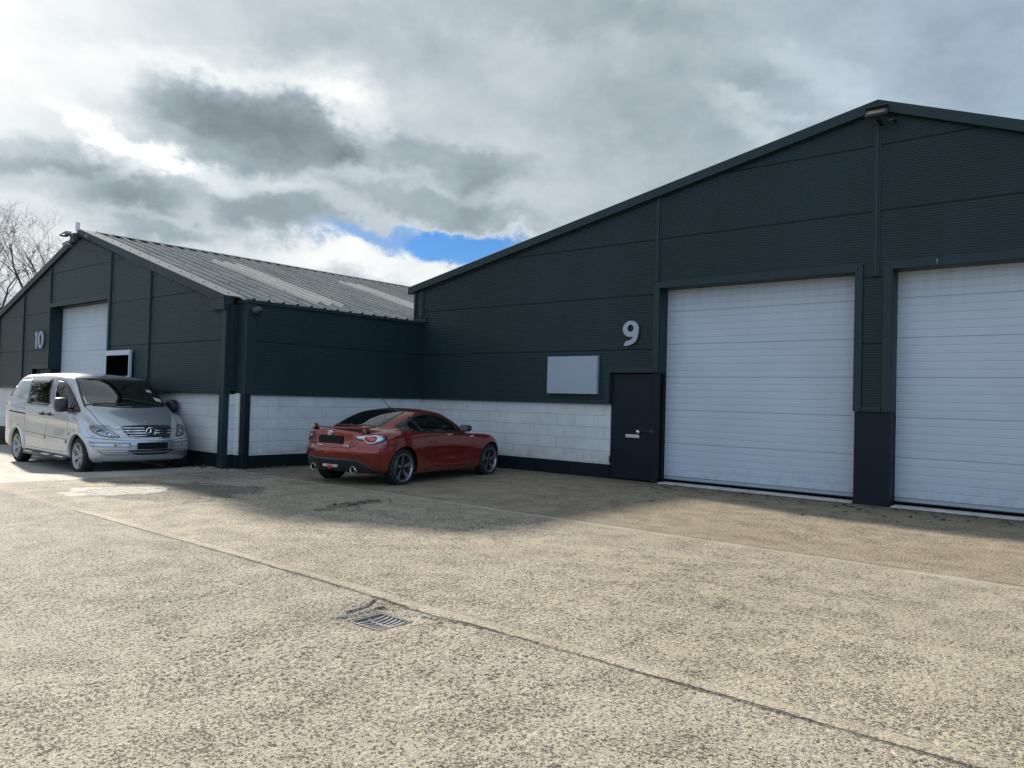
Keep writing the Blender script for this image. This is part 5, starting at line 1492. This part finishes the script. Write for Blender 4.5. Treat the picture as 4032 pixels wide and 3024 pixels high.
    sw.tube([c + a1 * .2 * math.cos(2 * math.pi * k / 28) + a2 * .2 * math.sin(2 * math.pi * k / 28) for k in range(29)], .016, 8, cap=False)
    sw.bar(c - a1 * .2, c + a1 * .2, .04, .02); sw.build('steering_wheel', M['cabin'], root)
    MB().box(-1.02, -.98, -.13, .13, 1.60, 1.66).build('interior_mirror', M['black'], root, bevel=.01)
    MB().box(.05, .55, -.70, .70, .24, .30).build('undertray', M['well'], root)
    return root
van()
# =================================================================== tree and small growth
def bare_tree(loc, H, seed, spread):
    rnd = random.Random(seed)
    root = empty('bare_tree', loc); tag(root, 'tall leafless tree with fine drooping twigs beyond the far gable', 'tree')
    limbs, twigs = MB(), MB()
    def grow(p, d, L, r, lvl, mb, n):
        pts = [p.copy()]; rad = [r]; dd = d.copy(); k = 5 if lvl < 3 else 4
        for i in range(k):
            w = .16 + .07 * lvl
            dd = (dd + Vector((rnd.uniform(-w, w), rnd.uniform(-w, w), rnd.uniform(-w * .6, w * .8) + (.05 if lvl < 3 else .02)))).normalized()
            pts.append(pts[-1] + dd * L / k); rad.append(r * (1 - .62 * (i + 1) / k))
        mb.tube(pts, rad, n, cap=False)
        if lvl >= 5: return
        kids = [3, 5, 5, 4, 4][lvl]
        for j in range(kids):
            t = .30 + .70 * (j + rnd.random() * .7) / kids; i = min(int(t * k), k - 1); q = pts[i].lerp(pts[i + 1], t * k - i)
            ax = Vector((rnd.uniform(-1, 1), rnd.uniform(-1, 1), rnd.uniform(-.4, 1.))).normalized()
            nd = (dd * rnd.uniform(.45, .9) + ax * rnd.uniform(.5, 1.0) * spread).normalized()
            if lvl >= 3: nd[2] -= .12; nd.normalize()
            grow(q, nd, L * rnd.uniform(.52, .74), max(rad[i] * .55, .006), lvl + 1, limbs if lvl < 2 else twigs, 6 if lvl < 2 else 3)
    grow(Vector((0, 0, 2.6)), Vector((.02, 0, 1)), H * .34, .26, 0, limbs, 10)
    for k in range(4):
        a = 2 * math.pi * k / 4 + .5
        grow(Vector((0, 0, 2.2 + .5 * k)), Vector((math.cos(a) * .9, math.sin(a) * .9, .75)).normalized(), H * .36, .15, 1, limbs, 8)
    MB().tube([(0, 0, -.6), (.03, 0, .8), (0, 0, 2.7)], [.42, .32, .25], 14).build('trunk', M['bark'], root)
    limbs.build('limbs', M['bark'], root); twigs.build('crown', M['bark'], root)
    return root
bare_tree((-51.4, 15.3, -.5), 15.6, 5, .85)

def leaf_mat(name, c1, c2):
    m, b, p, co = new_mat(name)
    n = b.noise(co, 1.3, 4, .6); n2 = b.noise(co, 9., 2, .5)
    c = b.mix(b.ss(n, .35, .65), c1, c2); v = b.ss(n2, .3, .7, .7, 1.3); c = b.mix(1., c, b.comb(v, v, v), 'MULTIPLY')
    b.L.new(c, p.inputs['Base Color']); p.inputs['Roughness'].default_value = .55; p.inputs['Specular IOR Level'].default_value = .4
    p.inputs['Subsurface Weight'].default_value = 0
    return m
M['ever'] = leaf_mat('evergreen_leaf', (.030, .045, .018), (.060, .080, .030))
M['leaf'] = leaf_mat('spring_leaf', (.045, .075, .022), (.085, .115, .035))
def leafy(name, loc, R, Hh, n, leaf, seed, label, m, trunk=1.5):
    rnd = random.Random(seed); root = empty(name, loc); tag(root, label, 'tree', None)
    MB().tube([(0, 0, -.4), (.05, 0, trunk), (0, .05, trunk + Hh * .5)], [R * .10, R * .075, R * .03], 8).build('trunk', M['bark'], root)
    clumps = []
    for k in range(34):
        a = rnd.uniform(0, 2 * math.pi); u = rnd.uniform(-1, 1); rr = rnd.uniform(.25, .95)
        clumps.append((rr * R * math.cos(a) * math.sqrt(1 - u * u), rr * R * math.sin(a) * math.sqrt(1 - u * u), trunk + Hh * .5 + u * rr * Hh * .5, rnd.uniform(.22, .42) * R))
    mb = MB()
    for k in range(n):
        cx, cy, cz, cr = rnd.choice(clumps)
        d = Vector((rnd.gauss(0, 1), rnd.gauss(0, 1), rnd.gauss(0, 1))).normalized() * cr * rnd.uniform(.4, 1.)
        p = Vector((cx, cy, cz)) + d; a = Vector((rnd.gauss(0, 1), rnd.gauss(0, 1), rnd.gauss(0, .6))).normalized(); b = a.cross(Vector((rnd.gauss(0, 1), rnd.gauss(0, 1), rnd.gauss(0, 1)))).normalized(); s = leaf * rnd.uniform(.6, 1.3)
        mb.add([p - a * s, p + b * s * .45, p + a * s, p - b * s * .45], [(0, 1, 2, 3)])
    mb.build('crown', m, root); return root
leafy('evergreen_shrub', (-44.5, 13.2, -.3), 1.5, 3.6, 5000, .11, 3, 'dark evergreen bush at the far left behind the gable eave', M['ever'], .3)

leafy('broadleaf_tree', (-39.0, -2.5, -.3), 3.6, 7.5, 9000, .16, 8, 'broad green tree past the left edge, mirrored in the van side windows', M['leaf'], 1.6)
# weeds at the foot of the far wall, litter of dead leaves by the doors
def grass_tuft(mb, x, y, z, rnd, h, n):
    for k in range(n):
        a = rnd.uniform(0, 6.28); l = h * rnd.uniform(.5, 1.1); lean = rnd.uniform(.1, .7); px, py = x + rnd.gauss(0, .05), y + rnd.gauss(0, .03)
        d = Vector((math.cos(a), math.sin(a), 0)); w = Vector((-d[1], d[0], 0)) * .006
        p0 = Vector((px, py, z)); p1 = p0 + d * l * lean * .4 + Vector((0, 0, l * .6)); p2 = p0 + d * l * lean + Vector((0, 0, l * .85))
        mb.add([p0 - w, p0 + w, p1 + w * .7, p1 - w * .7, p2], [(0, 1, 2, 3), (3, 2, 4)])
rnd = random.Random(4); mb = MB()
for k in range(150):
    x = rnd.uniform(-27, -23.7); y = Y10 + .03 - abs(rnd.gauss(0, .12)); grass_tuft(mb, x, y, GZ(x, y) - .01, rnd, .16, 9)
tag(mb.build('grass', leaf_mat('grass_blade', (.06, .085, .03), (.10, .11, .045))), 'rough green grass along the foot of the far gable', 'grass', kind='stuff')
mb = MB()
for k in range(26):
    x = rnd.uniform(-13.05, -10.6) if k < 14 else rnd.uniform(-14.2, -13.2); y = rnd.uniform(7.9, 9.5) if k < 14 else rnd.uniform(7.35, 7.55)
    if k < 14: x = -13.10 + abs(rnd.gauss(0, .06))
    grass_tuft(mb, x, y, GZ(x, y) - .01, rnd, .07, 6)
tag(mb.build('weeds', leaf_mat('weed_blade', (.05, .06, .03), (.09, .085, .05))), 'straggling weeds at the foot of the low side wall', 'weeds', kind='stuff')
mb = MB()
def scrap(x, y, s, rnd):
    z = GZ(x, y) + .004; a = rnd.uniform(0, 6.28); n = 7; c = Vector((x, y, z + s * .25))
    ring = []
    for j in range(n):
        t = a + 2 * math.pi * j / n; r = s * rnd.uniform(.55, 1.1) * (1.6 if j % 3 == 0 else .8)
        ring.append((x + r * math.cos(t), y + r * .7 * math.sin(t), z + rnd.uniform(0, .5) * s))
    mb.add(ring + [c], [(j, (j + 1) % n, n) for j in range(n)])
for k in range(130): scrap(rnd.uniform(-7.2, -.6), 12.25 - abs(rnd.gauss(0, .85)), rnd.uniform(.014, .050), rnd)
for k in range(60): scrap(rnd.uniform(-14.2, -10.8), rnd.uniform(6.6, 7.9), rnd.uniform(.008, .025), rnd)
for k in range(50): scrap(rnd.gauss(-8.12, .10), rnd.gauss(6.45, .33), rnd.uniform(.01, .035), rnd)
for k in range(40): scrap(rnd.uniform(-9.5, -.8), rnd.uniform(3.8, 11), rnd.uniform(.006, .016), rnd)
tag(mb.build('fallen_leaves', mat('dead_leaf', (.035, .024, .016), .9, var=.4, vscale=15)), 'dark dead leaves and scraps scattered near the doors', 'litter', kind='stuff')
mb = MB()
for k in range(130):
    if k < 80: x, y = rnd.uniform(-12.4, -9.9), rnd.uniform(5.3, 7.4)
    else: x, y = rnd.uniform(-9, -.9), rnd.uniform(2.4, 8)
    s = rnd.uniform(.008, .028) * (.6 if k < 80 else .4); z = GZ(x, y)
    pts = [(x + s * dx * rnd.uniform(.7, 1.2), y + s * dy * rnd.uniform(.7, 1.2), z + s * dz) for dx, dy, dz in ((1, 0, 0), (.3, 1, 0), (-1, .5, 0), (-.6, -1, 0), (.6, .1, .7), (-.4, .2, .8))]
    mb.add(pts, [(0, 1, 4), (1, 2, 5, 4), (2, 3, 5), (3, 0, 4, 5)])
tag(mb.build('gravel', mat('loose_stones', (.27, .255, .23), .85, var=.4, vscale=12)), 'loose grey stones broken out of the yard surface', 'gravel', kind='stuff')

# =================================================================== camera, sun, sky
cam = bpy.data.cameras.new('camera'); co_ = bpy.data.objects.new('camera', cam); COL.objects.link(co_); sc.camera = co_
RIGHT = (0.764383, 0.64419, 0.0271624); UP = (-0.0071436, -0.0336637, 0.9994077); FWD = (-0.6447228, 0.7641243, 0.0211301)
mw = Matrix(((RIGHT[0], UP[0], -FWD[0], 0), (RIGHT[1], UP[1], -FWD[1], 0), (RIGHT[2], UP[2], -FWD[2], 1.43), (0, 0, 0, 1)))
co_.matrix_world = mw
cam.sensor_fit = 'HORIZONTAL'; cam.sensor_width = 36.; cam.lens = 36. * 3018.667 / 4032.; cam.clip_end = 3000.; cam.clip_start = .05

SUN = Vector((-2.44, .450, 1.0)).normalized()
EL = math.asin(SUN.z); AZ = math.atan2(SUN.x, SUN.y)
sl = bpy.data.lights.new('sun', 'SUN'); sl.energy = 4.2; sl.angle = RAD(2.2); sl.color = (1., .93, .82)
so = bpy.data.objects.new('sun', sl); COL.objects.link(so); so.rotation_euler = SUN.to_track_quat('Z', 'Y').to_euler()

w = bpy.data.worlds.new('World'); sc.world = w; w.use_nodes = True
w.cycles.sampling_method = 'MANUAL'; w.cycles.sample_map_resolution = 256
b = NB(w.node_tree); N = b.N; L = b.L
for n_ in list(N): N.remove(n_)
out = N.new('ShaderNodeOutputWorld'); tc = N.new('ShaderNodeTexCoord'); D = tc.outputs['Generated']
sky = N.new('ShaderNodeTexSky'); sky.sky_type = 'NISHITA'; sky.sun_disc = False; sky.sun_elevation = EL; sky.sun_rotation = AZ; sky.air_density = 1.; sky.dust_density = 0.; sky.ozone_density = 3.
bg1 = N.new('ShaderNodeBackground'); L.new(sky.outputs[0], bg1.inputs[0])
# cloud deck: a chart of the sky centred on the view of the yard
D0 = Vector((-0.62088515, 0.73994211, 0.25881905)); E1 = Vector((0.76604444, 0.64278761, 0)); E2 = Vector((0.16636568, -0.19826689, 0.96592583))
den = b.vm('DOT_PRODUCT', D, D0); front = b.ss(den, .15, .45)
dn = b.m('MAXIMUM', den, .12)
L.new(b.ss(den, .2, -.2, .03, .06), bg1.inputs[1]); skyc = b.mix(1., sky.outputs[0], (.62, 1.0, 1.45), 'MULTIPLY'); L.new(skyc, bg1.inputs[0])
u0 = b.m('DIVIDE', b.vm('DOT_PRODUCT', D, E1), dn); v0 = b.m('DIVIDE', b.vm('DOT_PRODUCT', D, E2), dn)
# swirl the chart with noise so that no edge is smooth
uv0 = b.comb(u0, v0, 0.)
wn = b.noise(b.vm('MULTIPLY', D, (1, 1, 1.5)), 3.4, 6, .62, 0, 1); wf = b.noise(b.vm('MULTIPLY', D, (1, 1, 1.6)), 13., 7, .66, 0, 1)
wob = b.vm('ADD', b.vm('SCALE', b.vm('SUBTRACT', wn, (.5, .5, .5))), (0, 0, 0))
def scale(v, k):
    n = N.new('ShaderNodeVectorMath'); n.operation = 'SCALE'; L.new(v, n.inputs[0]); n.inputs['Scale'].default_value = k; return n.outputs[0]
disp = b.vm('ADD', scale(b.vm('SUBTRACT', wn, (.5, .5, .5)), .17), scale(b.vm('SUBTRACT', wf, (.5, .5, .5)), .075))
uv = b.vm('ADD', uv0, disp); U, V, _ = b.xyz(uv)
def blob(cx, cy, rx, ry, rot, soft=.6, src=(None, None)):
    uu, vv = src if src[0] is not None else (U, V)
    s, c = math.sin(rot), math.cos(rot); dx = b.m('SUBTRACT', uu, cx); dy = b.m('SUBTRACT', vv, cy)
    p = b.m('DIVIDE', b.m('ADD', b.m('MULTIPLY', dx, c), b.m('MULTIPLY', dy, s)), rx); q = b.m('DIVIDE', b.m('SUBTRACT', b.m('MULTIPLY', dy, c), b.m('MULTIPLY', dx, s)), ry)
    r = b.m('SQRT', b.m('ADD', b.m('MULTIPLY', p, p), b.m('MULTIPLY', q, q)))
    return b.ss(r, 1 + soft, max(0., 1 - soft))
def K(px, py):      # helper: chart position
    return px, py
fb = b.noise(b.vm('MULTIPLY', D, (1, 1, 1.5)), 5.5, 8, .60, .3); fb2 = b.noise(b.vm('MULTIPLY', D, (1, 1, 1.6)), 15., 7, .62, .2)
# brightness of the deck, sun glow, raised behind the viewer to light facing walls
cs = b.vm('DOT_PRODUCT', D, tuple(SUN))
glow = b.m('POWER', b.m('MAXIMUM', b.m('MULTIPLY', b.m('ADD', cs, 1.), .5), 0.), 110.)
wide = b.m('POWER', b.m('MAXIMUM', b.m('MULTIPLY', b.m('ADD', cs, 1.), .5), 0.), 7.)
B = b.m('ADD', b.ss(den, .30, -.30, .205, .50), b.m('ADD', b.m('MULTIPLY', glow, .20), b.m('MULTIPLY', wide, .06)))
B = b.m('ADD', B, b.m('MULTIPLY', b.m('SUBTRACT', fb, .5), .16)); B = b.m('ADD', B, b.m('MULTIPLY', b.m('SUBTRACT', fb2, .5), .08))
def bl(k, cx, cy, rx, ry, rot, soft):
    global B
    B = b.m('ADD', B, b.m('MULTIPLY', b.m('MULTIPLY', blob(cx, cy, rx, ry, rot, soft), front), k))
for q in ((-0.075, -0.343, 0.075, 0.131, 0.051, -0.244, 0.22),
          (-0.03, -0.372, 0.089, 0.083, 0.033, -0.349, 0.5),
          (0.05, -0.331, 0.142, 0.145, 0.025, -0.175, 0.7),
          (0.05, -0.540, 0.149, 0.111, 0.039, 0.000, 0.8),
          (-0.022, -0.288, 0.055, 0.064, 0.043, -0.140, 0.35),
          (-0.02, -0.271, 0.055, 0.061, 0.039, -0.349, 0.5),
          (-0.04, -0.413, 0.113, 0.067, 0.025, -0.489, 0.5),
          (-0.09, -0.632, 0.041, 0.150, 0.027, -0.070, 0.4),
          (-0.07, -0.576, 0.004, 0.128, 0.031, -0.140, 0.5),
          (-0.0425, -0.477, 0.000, 0.083, 0.028, -0.087, 0.7),
          (0.136, -0.523, 0.070, 0.053, 0.020, -0.663, 0.7),
          (0.136, -0.471, 0.050, 0.067, 0.011, -0.384, 0.8),
          (0.085, -0.474, 0.025, 0.042, 0.010, 0.314, 0.8),
          (-0.0425, -0.479, -0.013, 0.061, 0.019, 0.000, 0.7),
          (0.034, -0.408, 0.027, 0.078, 0.012, -0.489, 0.7),
          (0.0765, -0.226, 0.103, 0.067, 0.033, -0.785, 0.7),
          (0.0595, -0.311, 0.132, 0.089, 0.012, -0.175, 0.8),
          (-0.0765, -0.113, 0.039, 0.133, 0.028, -0.070, 0.4),
          (-0.068, -0.127, -0.019, 0.150, 0.020, -0.070, 0.45),
          (-0.0935, -0.322, -0.035, 0.061, 0.027, -0.349, 0.45),
          (-0.085, -0.441, -0.057, 0.061, 0.014, -0.140, 0.5),
          (-0.0425, -0.247, -0.055, 0.022, 0.011, 0.000, 0.6),
          (0.0595, -0.307, -0.007, 0.089, 0.011, -0.175, 0.7),
          (0.1445, -0.176, -0.101, 0.167, 0.022, -0.052, 0.6),
          (0.0425, -0.534, -0.095, 0.167, 0.033, -0.052, 0.7),
          (0.0425, -0.651, -0.098, 0.089, 0.050, 0.000, 0.8),
          (0.085, -0.065, -0.054, 0.095, 0.008, 0.035, 0.7),
          (-0.034, -0.165, 0.191, 0.089, 0.033, -0.349, 0.7),
          (-0.0425, -0.056, 0.010, 0.033, 0.044, 0.000, 0.6),
          (0.0255, 0.035, 0.035, 0.111, 0.050, 0.000, 0.8),
          (-0.0255, 0.183, 0.105, 0.145, 0.039, 0.000, 0.7),
          (0.0595, 0.269, 0.090, 0.050, 0.017, -0.611, 0.8),
          (0.0425, 0.294, 0.107, 0.067, 0.009, -0.140, 0.8),
          (0.0425, 0.356, 0.164, 0.056, 0.022, -0.175, 0.8),
          (0.0425, 0.433, 0.119, 0.050, 0.017, -0.262, 0.8),
          (-0.0425, 0.059, 0.213, 0.156, 0.028, -0.140, 0.7),
          (-0.034, 0.556, 0.208, 0.089, 0.089, 0.000, 0.8)): bl(*q)

B = b.m('MAXIMUM', B, .045)
# colour of the deck: slate in the thick parts, white where thin
cc = b.mix(b.ss(B, .17, .42, 0., 1., 'LINEAR'), (.82, .985, 1.10), (.985, 1.0, .985))
east = b.ss(u0, .15, .75); cc = b.mix(b.m('MULTIPLY', east, .75), cc, (.68, .93, 1.24))
cc = b.mix(b.m('MULTIPLY', b.ss(den, .2, -.3), .8), cc, (.84, .98, 1.10))
cloud = b.mix(1., cc, b.comb(B, B, B), 'MULTIPLY')
bg2 = N.new('ShaderNodeBackground'); L.new(cloud, bg2.inputs[0]); bg2.inputs[1].default_value = 1.
# clear holes: a low strip of blue in view, broken cloud behind the viewer
hole = b.m('MULTIPLY', blob(-.080, -.071, .10, .021, .03, .35), 1.0)
hole = b.m('MAXIMUM', hole, b.m('MULTIPLY', blob(-.19, -.066, .07, .012, .03, .6), .7))
back = b.m('MULTIPLY', b.ss(den, .2, -.25), b.ss(fb, .60, .46))
back = b.m('MULTIPLY', back, .7)
holes = b.m('MINIMUM', b.m('MAXIMUM', b.m('MULTIPLY', hole, front), back), 1.)
ms = N.new('ShaderNodeMixShader'); L.new(holes, ms.inputs[0]); L.new(bg2.outputs[0], ms.inputs[1]); L.new(bg1.outputs[0], ms.inputs[2]); L.new(ms.outputs[0], out.inputs[0])

sc.view_settings.view_transform = 'Standard'; sc.view_settings.look = 'None'; sc.view_settings.exposure = 1.3; sc.view_settings.gamma = 1.
sc.render.film_transparent = False
sc.cycles.max_bounces = 8; sc.cycles.transparent_max_bounces = 12; sc.cycles.use_denoising = True
sc.cycles.caustics_reflective = False; sc.cycles.caustics_refractive = False
